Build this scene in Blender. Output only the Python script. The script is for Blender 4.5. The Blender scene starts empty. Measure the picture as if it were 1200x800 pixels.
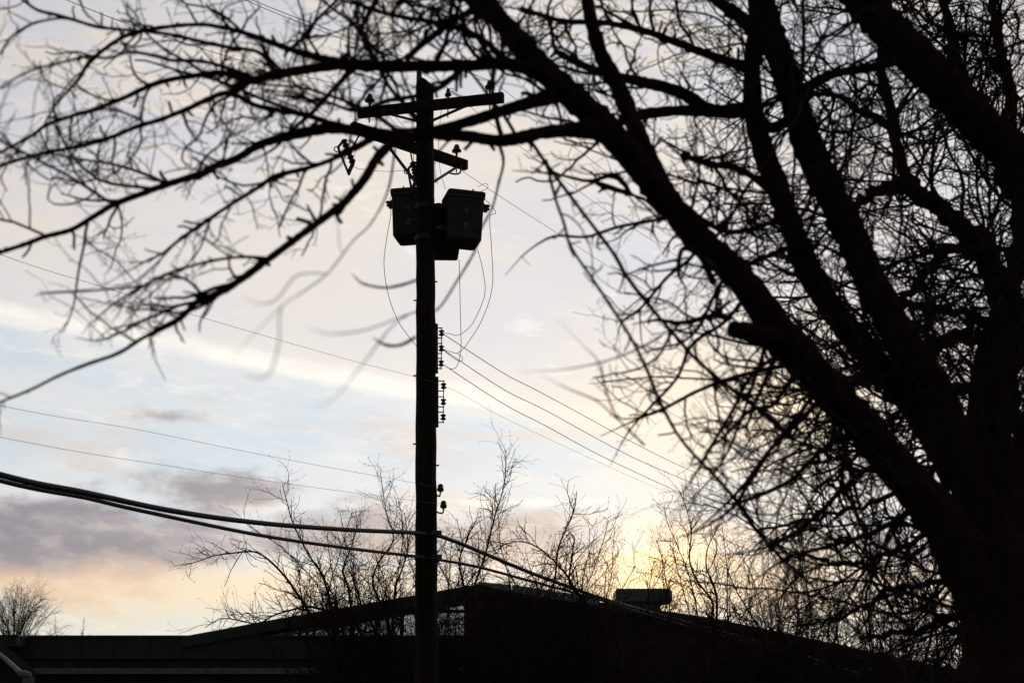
import bpy, bmesh, math, random
import numpy as np
from mathutils import Vector, Matrix

# ------------------------------------------------------------------ camera
SC = bpy.context.scene
W, H = 1200.0, 800.0
LENS, SENSOR = 50.0, 36.0
F = W * LENS / SENSOR
CAMZ = 1.6
PITCH = math.radians(14.9)
cam_data = bpy.data.cameras.new('camera')
cam = bpy.data.objects.new('camera', cam_data)
SC.collection.objects.link(cam)
cam.location = (0, 0, CAMZ)
cam.rotation_euler = (math.radians(90) + PITCH, 0, 0)
cam_data.lens = LENS
cam_data.sensor_width = SENSOR
cam_data.clip_start = 0.05
cam_data.clip_end = 6000
cam_data.dof.use_dof = True
cam_data.dof.focus_distance = 21.0
cam_data.dof.aperture_fstop = 3.0
SC.camera = cam
SC.cycles.max_bounces = 3; SC.cycles.diffuse_bounces = 1; SC.cycles.glossy_bounces = 1
SC.render.resolution_x = 1024
SC.render.resolution_y = 682

def ray(px, py):
    x = (px - W / 2) / F
    u = -(py - H / 2) / F
    c, s = math.cos(PITCH), math.sin(PITCH)
    return Vector((x, c - u * s, s + u * c))

def P(px, py, depth):
    """pixel of the photograph -> point at the given distance north of the camera"""
    d = ray(px, py)
    return Vector((0, 0, CAMZ)) + d * (depth / d.y)

def mpp(px, py, depth):
    d = ray(px, py)
    return depth / d.y / F

def azel(px, py):
    d = ray(px, py).normalized()
    return math.degrees(math.atan2(d.x, d.y)), math.degrees(math.asin(d.z))

# ------------------------------------------------------------------ world
SUN_AZ, SUN_EL = azel(778, 668)
wd = bpy.data.worlds.new('World')
SC.world = wd
wd.use_nodes = True
wd.cycles.sampling_method = 'MANUAL'; wd.cycles.sample_map_resolution = 512
nt = wd.node_tree
nt.nodes.clear()

class S:
    """tiny expression wrapper round shader sockets"""
    def __init__(self, s): self.s = s
    def __add__(a, b): return M_('ADD', a, b)
    def __radd__(a, b): return M_('ADD', b, a)
    def __sub__(a, b): return M_('SUBTRACT', a, b)
    def __rsub__(a, b): return M_('SUBTRACT', b, a)
    def __mul__(a, b): return M_('MULTIPLY', a, b)
    def __rmul__(a, b): return M_('MULTIPLY', b, a)
    def __truediv__(a, b): return M_('DIVIDE', a, b)
    def __pow__(a, b): return M_('POWER', a, b)
    def __neg__(a): return M_('MULTIPLY', a, -1.0)

def put(sock, v):
    if isinstance(v, S): nt.links.new(v.s, sock)
    else: sock.default_value = v

def M_(op, *a):
    n = nt.nodes.new('ShaderNodeMath'); n.operation = op
    for i, v in enumerate(a): put(n.inputs[i], v)
    return S(n.outputs[0])

def sstep(x, a, b):
    n = nt.nodes.new('ShaderNodeMapRange'); n.interpolation_type = 'SMOOTHSTEP'
    put(n.inputs[0], x); put(n.inputs[1], a); put(n.inputs[2], b)
    return S(n.outputs[0])

def vec(x, y, z=0.0):
    n = nt.nodes.new('ShaderNodeCombineXYZ')
    put(n.inputs[0], x); put(n.inputs[1], y); put(n.inputs[2], z)
    return S(n.outputs[0])

def noise(v, scale, detail=4.0, rough=0.55, dist=0.0):
    n = nt.nodes.new('ShaderNodeTexNoise')
    put(n.inputs['Vector'], v); n.inputs['Scale'].default_value = scale
    n.inputs['Detail'].default_value = detail; n.inputs['Roughness'].default_value = rough
    n.inputs['Distortion'].default_value = dist
    return S(n.outputs[0])

def mixc(f, a, b, mode='MIX'):
    n = nt.nodes.new('ShaderNodeMix'); n.data_type = 'RGBA'; n.blend_type = mode
    put(n.inputs[0], f)
    for sck, v in ((n.inputs[6], a), (n.inputs[7], b)):
        if isinstance(v, S): nt.links.new(v.s, sck)
        else: sck.default_value = (v[0], v[1], v[2], 1)
    return S(n.outputs[2])

def gauss(x, c, w):
    t = (x - c) / w
    return M_('EXPONENT', -(t * t))

tc = nt.nodes.new('ShaderNodeTexCoord')
sep = nt.nodes.new('ShaderNodeSeparateXYZ'); nt.links.new(tc.outputs['Generated'], sep.inputs[0])
dx, dy, dz = S(sep.outputs[0]), S(sep.outputs[1]), S(sep.outputs[2])
DEG = 180 / math.pi
az = M_('ARCTAN2', dx, dy) * DEG
el = M_('ARCSINE', M_('MINIMUM', M_('MAXIMUM', dz, -1.0), 1.0)) * DEG
sa, se = math.radians(SUN_AZ), math.radians(SUN_EL)
sun_dir = Vector((math.sin(sa) * math.cos(se), math.cos(sa) * math.cos(se), math.sin(se)))
cosun = dx * sun_dir.x + dy * sun_dir.y + dz * sun_dir.z
near_sun = M_('MAXIMUM', (cosun + 1.0) * 0.5, 0.0)
ang = M_('ARCCOSINE', M_('MINIMUM', M_('MAXIMUM', cosun, -1.0), 1.0)) * DEG   # angle from the sun

# clear dusk air
sky = nt.nodes.new('ShaderNodeTexSky'); sky.sky_type = 'NISHITA'
sky.sun_disc = False
sky.sun_elevation = math.radians(max(SUN_EL, 4.0)); sky.sun_rotation = math.radians(SUN_AZ)
sky.air_density = 1.0; sky.dust_density = 2.0
skyc = S(sky.outputs[0])

e1 = azel(60, 380); e2 = azel(480, 462)
EDGE_K = (e1[1] - e2[1]) / (e2[0] - e1[0]) * 1.04; EDGE_C = e2[1] + EDGE_K * e2[0]
# warped cloud coordinates (degrees, streaks run slightly downhill to the north-east)
w1 = noise(vec(az * 0.05, el * 0.11, 3.1), 1.0, 3, 0.55)
w2 = noise(vec(az * 0.16, el * 0.40, 7.7), 1.0, 5, 0.6)
w3 = noise(vec(az * 0.35, (el + az * 0.16) * 1.5, 1.3), 1.0, 5, 0.6)
bn = noise(vec(az * 0.30, el * 0.62, 15.0), 1.0, 7, 0.62)
elw = el + (w1 - 0.5) * 1.4 + (w2 - 0.5) * 1.6

# 1 high thin haze everywhere
col = mixc(sstep(w2, 0.38, 0.62), (0.655, 0.745, 0.83), (0.77, 0.80, 0.825))
col = mixc(sstep(w3, 0.50, 0.74) * 0.45, col, (0.90, 0.875, 0.83))
# pink-grey shreds of low cloud
shred = sstep(noise(vec(az * 0.15, (el + az * 0.06) * 0.70, 31.0), 1.0, 6, 0.62), 0.47, 0.66) * sstep(el, 13.5, 11.0)
col = mixc(shred * 0.62, col, (0.78, 0.66, 0.59))
# warm air low over the horizon
low = sstep(el, 7.5, 3.0)
col = mixc(low * 0.85, col, (0.80, 0.795, 0.69))

# 2 the high veil with its bright lower edge
edge = EDGE_C - EDGE_K * az * M_('EXPONENT', -(az * az * (1 / 3600.0))) + (w2 - 0.5) * 0.9 + (w3 - 0.5) * 0.9
rel = el - edge
veil = sstep(rel, -0.25, 0.35)
vtone = mixc(sstep(noise(vec(az * 0.07, (el + az * 0.2) * 0.16, 11.0), 1.0, 4, 0.55), 0.38, 0.66), (0.705, 0.70, 0.765), (0.83, 0.765, 0.72))
vtone = mixc(sstep(el, 20, 30) * 0.5, vtone, (0.62, 0.63, 0.71))
vtone = mixc(gauss(noise(vec(az * 0.12, (el + az * 0.1) * 0.42, 21.0), 1.0, 4, 0.6), 0.58, 0.06) * sstep(el, 14, 24) * 0.6, vtone, (0.93, 0.80, 0.655))
col = mixc(veil * 0.94, col, vtone)
cream = M_('EXPONENT', -(M_('MAXIMUM', rel, 0.0) / 2.2)) * veil
col = mixc(cream * 0.60, col, (0.935, 0.89, 0.80))
streak = sstep(rel, -0.40, 0.02) * sstep(rel, 0.95, 0.10) * (0.25 + 0.75 * sstep(noise(vec(az * 0.09, el * 0.1, 4.0), 1.0, 2, 0.5), 0.38, 0.52))
col = mixc(streak * (0.65 + 0.35 * sstep(w3, 0.38, 0.62)), col, (1.05, 1.01, 0.94))

# small torn wisps
wisp = sstep(noise(vec((az + el * 0.6) * 0.45, el * 1.7, 52.0), 1.0, 7, 0.66, 0.6), 0.52, 0.68)
col = mixc(wisp * sstep(noise(vec(az * 0.12, el * 0.2, 61.0), 1.0, 2, 0.5), 0.42, 0.58) * 0.42, col, (1.02, 0.985, 0.93))

# 3 low mauve cloud bank, lit from below by the low sun
def blob(px, py, wa, we):
    a, e = azel(px, py)
    ta = (az + (w2 - 0.5) * 5.0 - a) / wa
    te = (elw - e) / we
    return M_('EXPONENT', -(ta * ta + te * te))
bank = blob(80, 634, 7.4, 2.1)
for b in (blob(190, 645, 3.6, 1.2) * 0.8, blob(400, 628, 4.6, 1.4) * 0.85, blob(600, 636, 4.6, 1.35) * 0.95, blob(250, 572, 4.0, 1.0) * 0.75,
          blob(190, 484, 1.8, 0.5) * 0.50, blob(-500, 620, 9.0, 1.7), blob(1500, 610, 8.0, 1.5), blob(990, 560, 5.0, 0.9) * 0.35):
    bank = M_('MAXIMUM', bank, b)
bank = sstep(bank + (bn - 0.5) * 1.5 + (w3 - 0.5) * 0.3, 0.24, 0.74)
a0, e0 = azel(100, 688)
glowband = gauss(elw + (bn - 0.5) * 1.6, e0 + 0.1, 0.95) * (0.20 + 0.80 * sstep(ang, 60.0, 6.0)) * sstep(w2, 0.30, 0.52)
col = mixc(glowband * 0.85, col, (1.0, 0.79, 0.54))
bcol = mixc(sstep(elw + (bn - 0.5) * 2.0, e0 + 0.2, e0 + 1.7), (0.90, 0.64, 0.45), (0.275, 0.255, 0.30))
bcol = mixc(sstep(noise(vec(az * 0.6, el * 1.3, 41.0), 1.0, 6, 0.6), 0.42, 0.66) * 0.42, bcol, (0.66, 0.56, 0.53))
bcol = mixc(sstep(ang, 24.0, 9.0) * 0.30, bcol, (0.66, 0.57, 0.53))
col = mixc(bank * 0.92, col, bcol)
lines = gauss(elw, 8.35, 0.20) + gauss(elw, 7.15, 0.14) * 0.7
col = mixc(M_('MINIMUM', lines, 1.0) * sstep(w3, 0.42, 0.60) * sstep(ang, 30.0, 5.0) * 0.8, col, (1.03, 0.97, 0.87))

# 4 the sun's own glow through the cloud
ga = (az - SUN_AZ) / 1.0
ge = (el - SUN_EL) / 1.0
g1 = M_('EXPONENT', -(ga * ga * (1 / 3.2) + ge * ge * (1 / 1.6)))
g2 = M_('EXPONENT', -(ga * ga * (1 / 90.0) + ge * ge * (1 / 2.6)))
g3 = M_('EXPONENT', -(ang * (1 / 9.0)))
n_g = sstep(bn + (w3 - 0.5) * 0.4, 0.32, 0.66)
col = mixc(g3 * 0.30, col, (0.92, 0.92, 0.90))
col = mixc(M_('MINIMUM', g2 * (0.10 + n_g), 1.0) * 0.75, col, (1.06, 0.78, 0.54))
col = mixc(M_('MINIMUM', g1 * (0.30 + n_g) * 1.3, 1.0), col, (1.9, 1.30, 0.66))
gold = blob(880, 470, 6.5, 2.6)
col = mixc(gold * (0.50 + 0.50 * n_g), col, (1.08, 0.90, 0.64))
# forward scattering: cloud away from the sun is dim at dusk
fall = near_sun ** 2.4
bright = 0.15 + 0.95 * fall
bg1 = nt.nodes.new('ShaderNodeBackground'); nt.links.new(skyc.s, bg1.inputs[0]); bg1.inputs[1].default_value = 0.05
bg2 = nt.nodes.new('ShaderNodeBackground'); nt.links.new(col.s, bg2.inputs[0]); put(bg2.inputs[1], bright)
mx = nt.nodes.new('ShaderNodeMixShader'); mx.inputs[0].default_value = 0.93
nt.links.new(bg1.outputs[0], mx.inputs[1]); nt.links.new(bg2.outputs[0], mx.inputs[2])
wo = nt.nodes.new('ShaderNodeOutputWorld'); nt.links.new(mx.outputs[0], wo.inputs[0])

# ------------------------------------------------------------------ sun
sl = bpy.data.lights.new('sun', 'SUN')
sl.energy = 0.25; sl.angle = math.radians(10); sl.color = (1.0, 0.78, 0.52)
sun = bpy.data.objects.new('sun', sl); SC.collection.objects.link(sun)
sun.rotation_euler = (-sun_dir).to_track_quat('-Z', 'Y').to_euler()
sun.location = (10, 60, 40)

SC.view_settings.view_transform = 'Standard'
SC.view_settings.look = 'None'
SC.view_settings.exposure = 0.0
SC.view_settings.gamma = 1.0
SC.view_settings.use_curve_mapping = False

# ------------------------------------------------------------------ materials
MATS = {}
def mat(name, c1, c2, scale=8.0, rough=0.8, metal=0.0, bump=0.3, stretch=(1, 1, 1), detail=5, spec=0.3):
    m = bpy.data.materials.new(name); m.use_nodes = True
    t = m.node_tree; b = t.nodes['Principled BSDF']
    b.inputs['Roughness'].default_value = rough; b.inputs['Metallic'].default_value = metal
    b.inputs['Specular IOR Level'].default_value = spec
    tcn = t.nodes.new('ShaderNodeTexCoord'); mp = t.nodes.new('ShaderNodeMapping')
    mp.inputs['Scale'].default_value = stretch
    t.links.new(tcn.outputs['Object'], mp.inputs[0])
    n = t.nodes.new('ShaderNodeTexNoise'); n.inputs['Scale'].default_value = scale; n.inputs['Detail'].default_value = detail
    t.links.new(mp.outputs[0], n.inputs['Vector'])
    r = t.nodes.new('ShaderNodeValToRGB')
    r.color_ramp.elements[0].position = 0.32; r.color_ramp.elements[0].color = (*c1, 1)
    r.color_ramp.elements[1].position = 0.70; r.color_ramp.elements[1].color = (*c2, 1)
    t.links.new(n.outputs[0], r.inputs[0]); t.links.new(r.outputs[0], b.inputs['Base Color'])
    if bump:
        bp = t.nodes.new('ShaderNodeBump'); bp.inputs['Strength'].default_value = bump; bp.inputs['Distance'].default_value = 0.02
        t.links.new(n.outputs[0], bp.inputs['Height']); t.links.new(bp.outputs[0], b.inputs['Normal'])
    MATS[name] = m
    return m

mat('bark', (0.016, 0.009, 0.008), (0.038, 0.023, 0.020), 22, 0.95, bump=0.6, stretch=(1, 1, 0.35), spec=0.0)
mat('twig_bark', (0.020, 0.014, 0.012), (0.036, 0.024, 0.020), 30, 0.9, bump=0, spec=0.1)
mat('shrub_bark', (0.030, 0.020, 0.016), (0.055, 0.034, 0.025), 30, 0.9, bump=0, spec=0.1)
mat('creosoted_wood', (0.014, 0.010, 0.008), (0.032, 0.024, 0.019), 14, 0.9, bump=0.5, stretch=(1, 1, 0.05), spec=0.1)
mat('weathered_wood', (0.018, 0.014, 0.012), (0.04, 0.032, 0.027), 12, 0.9, bump=0.4, stretch=(1, 1, 0.2), spec=0.1)
mat('galvanised_steel', (0.05, 0.05, 0.052), (0.10, 0.10, 0.105), 20, 0.65, 0.6, 0.1)
mat('brown_porcelain', (0.02, 0.012, 0.010), (0.035, 0.02, 0.016), 6, 0.35, bump=0)
mat('tank_paint', (0.016, 0.014, 0.013), (0.030, 0.030, 0.031), 9, 0.6, bump=0.1)
mat('pale_decal', (0.06, 0.06, 0.055), (0.09, 0.09, 0.085), 12, 0.6, bump=0)
mat('bare_conductor', (0.06, 0.05, 0.045), (0.10, 0.085, 0.075), 20, 0.6, 0.3, 0)
mat('black_sheath', (0.012, 0.012, 0.013), (0.022, 0.022, 0.024), 14, 0.6, bump=0.1)
mat('roof_metal', (0.03, 0.031, 0.035), (0.05, 0.052, 0.058), 3, 0.6, 0.2, 0.1)
mat('pale_roof_metal', (0.22, 0.24, 0.28), (0.32, 0.34, 0.38), 3, 0.5, 0.2, 0.1)
mat('asphalt_shingle', (0.010, 0.010, 0.012), (0.022, 0.022, 0.024), 40, 1.0, bump=0.3, spec=0.0)
mat('dark_siding', (0.020, 0.020, 0.022), (0.042, 0.041, 0.042), 3, 0.85, bump=0.2, stretch=(1, 1, 0.2))
mat('trim_paint', (0.12, 0.12, 0.125), (0.17, 0.17, 0.175), 5, 0.7, bump=0.1)
mat('pale_trim', (0.30, 0.30, 0.32), (0.45, 0.45, 0.47), 9, 0.7, bump=0.1)
mat('unit_casing', (0.10, 0.102, 0.115), (0.19, 0.19, 0.205), 4, 0.5, 0.3, 0.1)
mat('winter_grass', (0.03, 0.032, 0.016), (0.07, 0.06, 0.03), 3, 0.95, bump=0.5)

# ------------------------------------------------------------------ helpers
COL = SC.collection
def link(name, me, material=None, parent=None, smooth=False):
    o = bpy.data.objects.new(name, me); COL.objects.link(o)
    if material:
        me.materials.clear(); me.materials.append(MATS[material])
    if parent: o.parent = parent
    if smooth and len(me.polygons):
        me.polygons.foreach_set('use_smooth', [True] * len(me.polygons))
    return o

def tag(o, label=None, cat=None, group=None, kind=None):
    if label: o['label'] = label
    if cat: o['category'] = cat
    if group: o['group'] = group
    if kind: o['kind'] = kind
    return o

def thing(name, loc, label, cat, group=None):
    o = bpy.data.objects.new(name, None); COL.objects.link(o)
    o.location = loc; o.empty_display_size = 0.2
    return tag(o, label, cat, group)

class MB:
    """collects geometry given in world space; build() makes ONE mesh object"""
    def __init__(s): s.v = []; s.f = []; s.n = 0
    def add(s, vs, fs):
        vs = np.asarray(vs, dtype=np.float64).reshape(-1, 3)
        s.v.append(vs); b = s.n
        s.f.extend([tuple(i + b for i in f) for f in fs]); s.n += len(vs)
        return s
    def quads(s, vs, q):
        s.v.append(vs); s.f.extend(map(tuple, (q + s.n).tolist())); s.n += len(vs)
    def box(s, lo, hi):
        x0, y0, z0 = lo; x1, y1, z1 = hi
        return s.add([(x0,y0,z0),(x1,y0,z0),(x1,y1,z0),(x0,y1,z0),(x0,y0,z1),(x1,y0,z1),(x1,y1,z1),(x0,y1,z1)],
                     [(0,3,2,1),(4,5,6,7),(0,1,5,4),(1,2,6,5),(2,3,7,6),(3,0,4,7)])
    def bar(s, a, b, w, h, up=Vector((0, 0, 1)), bev=0.0):
        a = Vector(a); b = Vector(b); d = (b - a).normalized()
        side = d.cross(up)
        side = side.normalized() if side.length > 1e-5 else Vector((1, 0, 0))
        u = side.cross(d).normalized()
        e = min(w, h) * bev
        prof = [(-w/2+e,-h/2),(w/2-e,-h/2),(w/2,-h/2+e),(w/2,h/2-e),(w/2-e,h/2),(-w/2+e,h/2),(-w/2,h/2-e),(-w/2,-h/2+e)] if bev else \
               [(-w/2,-h/2),(w/2,-h/2),(w/2,h/2),(-w/2,h/2)]
        n = len(prof)
        vs = [c + side * x + u * y for c in (a, b) for x, y in prof]
        fs = [(i, (i+1) % n, n + (i+1) % n, n + i) for i in range(n)] + [tuple(range(n))[::-1], tuple(range(n, 2*n))]
        return s.add(vs, fs)
    def tube(s, pts, rads, sides=6, cap=True, jitter=0.0, rng=None):
        p = np.asarray([tuple(q) for q in pts], dtype=np.float64)
        r = np.asarray(rads, dtype=np.float64)
        if r.ndim == 0: r = np.full(len(p), float(r))
        n = len(p)
        t = np.empty_like(p); t[1:-1] = p[2:] - p[:-2]; t[0] = p[1] - p[0]; t[-1] = p[-1] - p[-2]
        t /= np.maximum(np.linalg.norm(t, axis=1, keepdims=True), 1e-9)
        m = t.mean(axis=0); ref = np.eye(3)[int(np.argmin(np.abs(m)))]
        a = np.cross(t, ref); a /= np.maximum(np.linalg.norm(a, axis=1, keepdims=True), 1e-9)
        b = np.cross(t, a)
        th = np.arange(sides) * (2 * math.pi / sides)
        rr = r[:, None] * np.ones((1, sides))
        if jitter:
            rr = rr * (1 + jitter * (rng.random((n, sides)) * 2 - 1))
        vs = p[:, None, :] + rr[:, :, None] * (np.cos(th)[None, :, None] * a[:, None, :] + np.sin(th)[None, :, None] * b[:, None, :])
        vs = vs.reshape(-1, 3)
        i = np.arange(n - 1)[:, None] * sides; j = np.arange(sides)[None, :]; k = (j + 1) % sides
        q = np.stack([i + j, i + k, i + sides + k, i + sides + j], axis=-1).reshape(-1, 4)
        base = s.n
        s.quads(vs, q)
        if cap:
            s.f.append(tuple(base + x for x in range(sides))[::-1])
            s.f.append(tuple(base + (n - 1) * sides + x for x in range(sides)))
        return s
    def lathe(s, base, axis, prof, sides=14, square=0.0):
        """prof: (radius, distance along the axis)"""
        base = Vector(base); axis = Vector(axis).normalized()
        ref = Vector((1, 0, 0)) if abs(axis.x) < 0.8 else Vector((0, 1, 0))
        a = axis.cross(ref).normalized(); b = axis.cross(a)
        vs = []
        for r, h in prof:
            for k in range(sides):
                th = 2 * math.pi * k / sides
                m = 1.0 if not square else (abs(math.cos(th)) ** square + abs(math.sin(th)) ** square) ** (-1 / square)
                vs.append(base + axis * h + (a * math.cos(th) + b * math.sin(th)) * max(r, 1e-4) * m)
        n = len(prof); fs = []
        for i in range(n - 1):
            for k in range(sides):
                fs.append((i*sides+k, i*sides+(k+1) % sides, (i+1)*sides+(k+1) % sides, (i+1)*sides+k))
        fs.append(tuple(range(sides))[::-1]); fs.append(tuple((n-1)*sides + k for k in range(sides)))
        return s.add(vs, fs)
    def prism(s, front, back):
        n = len(front)
        fs = [tuple(range(n)), tuple(range(2*n-1, n-1, -1))] + [(i, n+i, n+(i+1) % n, (i+1) % n) for i in range(n)]
        return s.add(list(front) + list(back), fs)
    def build(s, name, material, parent=None, smooth=False):
        me = bpy.data.meshes.new(name)
        vs = np.concatenate(s.v) if s.v else np.zeros((0, 3))
        if parent:
            off = np.array(tuple(parent.location)) if parent.parent is None else np.array(tuple(parent.location)) + np.array(tuple(parent.parent.location))
            vs = vs - off
        me.from_pydata(vs.tolist(), [], s.f); me.update()
        bm = bmesh.new(); bm.from_mesh(me); bmesh.ops.recalc_face_normals(bm, faces=bm.faces)
        bm.to_mesh(me); bm.free()
        return link(name, me, material, parent, smooth)

def smooth_path(pts, sub=5):
    """Catmull-Rom through tuples of any length"""
    p = np.asarray(pts, dtype=np.float64)
    if len(p) < 3:
        t = np.linspace(0, 1, sub * 2 + 1)[:, None]
        return p[0] * (1 - t) + p[-1] * t
    q = np.vstack([2 * p[0] - p[1], p, 2 * p[-1] - p[-2]])
    out = []
    for i in range(1, len(q) - 2):
        a, b, c, d = q[i-1], q[i], q[i+1], q[i+2]
        for t in np.arange(sub) / sub:
            out.append(0.5 * (2*b + (c-a)*t + (2*a-5*b+4*c-d)*t*t + (3*b-a-3*c+d)*t**3))
    out.append(q[-2])
    return np.array(out)

def nrm(v): return v / max(np.linalg.norm(v), 1e-9)

def shoot(rng, p0, d, L, r0, r1, wig, up, seg):
    """a wandering twig as (points, radii)"""
    n = max(3, int(L / seg) + 1)
    pts = [p0]; d = nrm(d); st = L / n; bend = rng.normal(0, 0.45 / n, 3)
    for i in range(n):
        d = nrm(d + bend + rng.normal(0, wig, 3) + np.array([0, 0, up]))
        pts.append(pts[-1] + d * st)
    return np.array(pts), np.linspace(r0, r1, n + 1)

def pix(p):
    """world point -> pixel of the photograph"""
    c, s_ = math.cos(PITCH), math.sin(PITCH)
    z = p[2] - CAMZ; d = p[1] * c + z * s_; u = -p[1] * s_ + z * c
    return W / 2 + F * p[0] / d, H / 2 - F * u / d
# open stretches of the crown: (x0, y0, x1, y1, share of shoots missing)
GAPS = [(405, 172, 610, 345, .93), (590, 205, 670, 430, .8), (500, 345, 690, 640, .9), (485, 84, 600, 140, .75), (375, 160, 425, 205, .6),
        (0, 205, 120, 275, .5), (0, 300, 110, 420, .35), (0, 425, 480, 520, .8), (250, 330, 480, 480, .93), (690, 520, 780, 680, .7), (60, 470, 1000, 480, .5)]
def grow(rng, mb, pts, rads, lv, cfg, budget):
    """put side shoots on a branch, recursively; cfg[lv] is a dict"""
    if lv >= len(cfg): return
    c = cfg[lv]
    seglen = np.linalg.norm(np.diff(pts, axis=0), axis=1)
    cum = np.concatenate([[0], np.cumsum(seglen)]); tot = cum[-1]
    s = tot * c.get('f0', 0.1) + rng.random() * c['gap']
    while s < tot * c.get('f1', 1.0):
        i = min(int(np.searchsorted(cum, s)) - 1, len(pts) - 2); i = max(i, 0)
        t = (s - cum[i]) / max(seglen[i], 1e-9)
        p = pts[i] * (1 - t) + pts[i+1] * t
        tan = nrm(pts[i+1] - pts[i])
        perp = nrm(np.cross(tan, rng.normal(0, 1, 3)))
        perp = nrm(perp + np.array(c.get('bias', (0, 0, 0))))
        a = math.radians(rng.uniform(*c['ang']))
        d = tan * math.cos(a) + perp * math.sin(a)
        L = (c['len'][0] + (c['len'][1] - c['len'][0]) * rng.beta(1.1, 1.7) * 1.25) * (1 - c.get('taper', 0.35) * s / tot)
        if rng.random() < c.get('spur', 0.0): L *= 0.22
        if c.get('gaps'):
            skip = False
            for ft in (0.5, 1.0):
                gx, gy = pix(p + d * L * ft)
                for x0, y0, x1, y1, pr in GAPS:
                    if x0 < gx < x1 and y0 < gy < y1 and rng.random() < pr: skip = True
            if skip:
                s += c['gap'] * rng.uniform(0.5, 1.6); continue
        r0 = min(rads[i] * 0.62, c['r'] * rng.uniform(0.7, 1.25))
        q, qr = shoot(rng, p, d, L, r0, max(r0 * c.get('tip', 0.45), 0.0008), c.get('wig', 0.13), c.get('up', 0.0), c.get('seg', 0.05))
        mb.tube(q, qr, 5 if r0 > 0.006 else (4 if r0 > 0.003 else 3), cap=False)
        if c.get('bud'):
            e = nrm(q[-1] - q[-2]); b = c['bud']
            mb.tube([q[-1] - e * b * 0.3, q[-1] + e * b * 0.6, q[-1] + e * b * 1.8], [qr[-1], b * 0.6, 0.0004], 4, cap=False)
        grow(rng, mb, q, qr, lv + 1, cfg, budget)
        s += c['gap'] * (0.3 + rng.exponential(0.75))

# ------------------------------------------------------------------ ground
g = MB()
N = 40; R = 2500.0
xs = np.sign(np.linspace(-1, 1, N)) * np.abs(np.linspace(-1, 1, N)) ** 3 * R
grid = np.array([(x, y, 0.0) for y in xs for x in xs])
grid[:, 2] = 0.02 * np.sin(grid[:, 0] * 0.7) * np.sin(grid[:, 1] * 0.5) - 0.03
g.add(grid, [(j*N+i, j*N+i+1, (j+1)*N+i+1, (j+1)*N+i) for j in range(N-1) for i in range(N-1)])
tag(g.build('ground', 'winter_grass'), kind='structure')

# ------------------------------------------------------------------ the low building
BD = 46.0                                  # distance of its front
def B(px, py, d=BD): return P(px, py, d)
def zB(py, d=BD, px=560): return P(px, py, d).z

bl = thing('low_building', (B(150, 740).x, BD, 0), 'long dark low building with flat roof and stacked fascia boards', 'building')
xl, xr = B(-160, 740).x, B(551, 740).x
ztop = zB(744.5, px=120)
MB().box((xl, BD + 0.4, -0.1), (xr, BD + 9, ztop - 0.75)).build('wall', 'dark_siding', bl)
rf = MB().box((xl - 0.3, BD, ztop - 0.72), (xr + 0.3, BD + 9.3, ztop)).build('roof', 'roof_metal', bl)
MB().box((xl - 0.35, BD - 0.06, ztop - 0.05), (xr + 0.35, BD - 0.003, ztop + 0.015)).build('drip_edge', 'roof_metal', rf)
for k in range(18):
    x = xl + (xr - xl) * (k + 0.5) / 18
    MB().box((x - 0.012, BD - 0.025, ztop - 0.70), (x + 0.012, BD - 0.002, ztop - 0.06)).build('seam', 'roof_metal', rf)
MB().box((xl, BD + 0.1, ztop - 0.98), (xr, BD + 0.397, ztop - 0.76)).build('fascia_board', 'dark_siding', bl)
MB().box((xl, BD + 0.06, ztop - 1.17), (xr, BD + 0.394, ztop - 0.99)).build('fascia_board', 'trim_paint', bl)
for k in range(44):
    x0 = xl + (xr - xl) * k / 44; x1 = xl + (xr - xl) * (k + 1) / 44
    MB().box((x0 + 0.008, BD + 0.375, 0.0), (x1 - 0.008, BD + 0.399, ztop - 1.18)).build('siding_board', 'dark_siding', bl)

# gabled hall: open gable canopy on its left half, boarded wall on its right half
gb = thing('gabled_hall', (B(600, 740).x, BD, 0), 'dark gabled hall with low pitched roof and open truss gable under the eaves', 'building')
left_prof = [(215, 745.5), (250, 739), (285, 732.5), (330, 724), (400, 712), (487, 697), (560, 684.5)]
right_prof = [(560, 684.5), (640, 696), (700, 705), (830, 723), (950, 748), (1080, 776), (1290, 815)]
dpt = 3.2
for prof, nm in ((left_prof, 'roof'), (right_prof, 'roof')):
    f = [B(x, y) + Vector((0, -0.14, 0)) for x, y in prof]; th = 0.34 if prof is left_prof else 0.22
    front = f + [p - Vector((0, 0, th)) for i, p in reversed(list(enumerate(f)))]
    back = [p + Vector((0, dpt if nm else 0, 0.0)) for p in front]
    ro = MB().prism(front, back).build(nm, 'roof_metal', gb)
# pale ridge flashing on the right slope
fl = [(562, 684), (600, 687.5), (650, 695), (700, 702.5), (760, 712), (826, 721.5)]
f = [B(x, y, BD + 1.0) - Vector((0, 0, 0.06)) for x, y in fl]
lo = [p - Vector((0, 0, h)) for p, h in zip(f, (0.1, 0.22, 0.26, 0.24, 0.2, 0.12))]
front = f + lo[::-1]
for k in range(3):
    q = [f[k], f[k+1] - (f[k+1]-f[k]).normalized()*0.015, lo[k+1] - (f[k+1]-f[k]).normalized()*0.015, lo[k]]
    MB().prism([p + Vector((0, -1.20, 0.03)) for p in q], [p + Vector((0, -1.144, 0.03)) for p in q]).build('flashing_panel', 'pale_roof_metal', gb)
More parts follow.
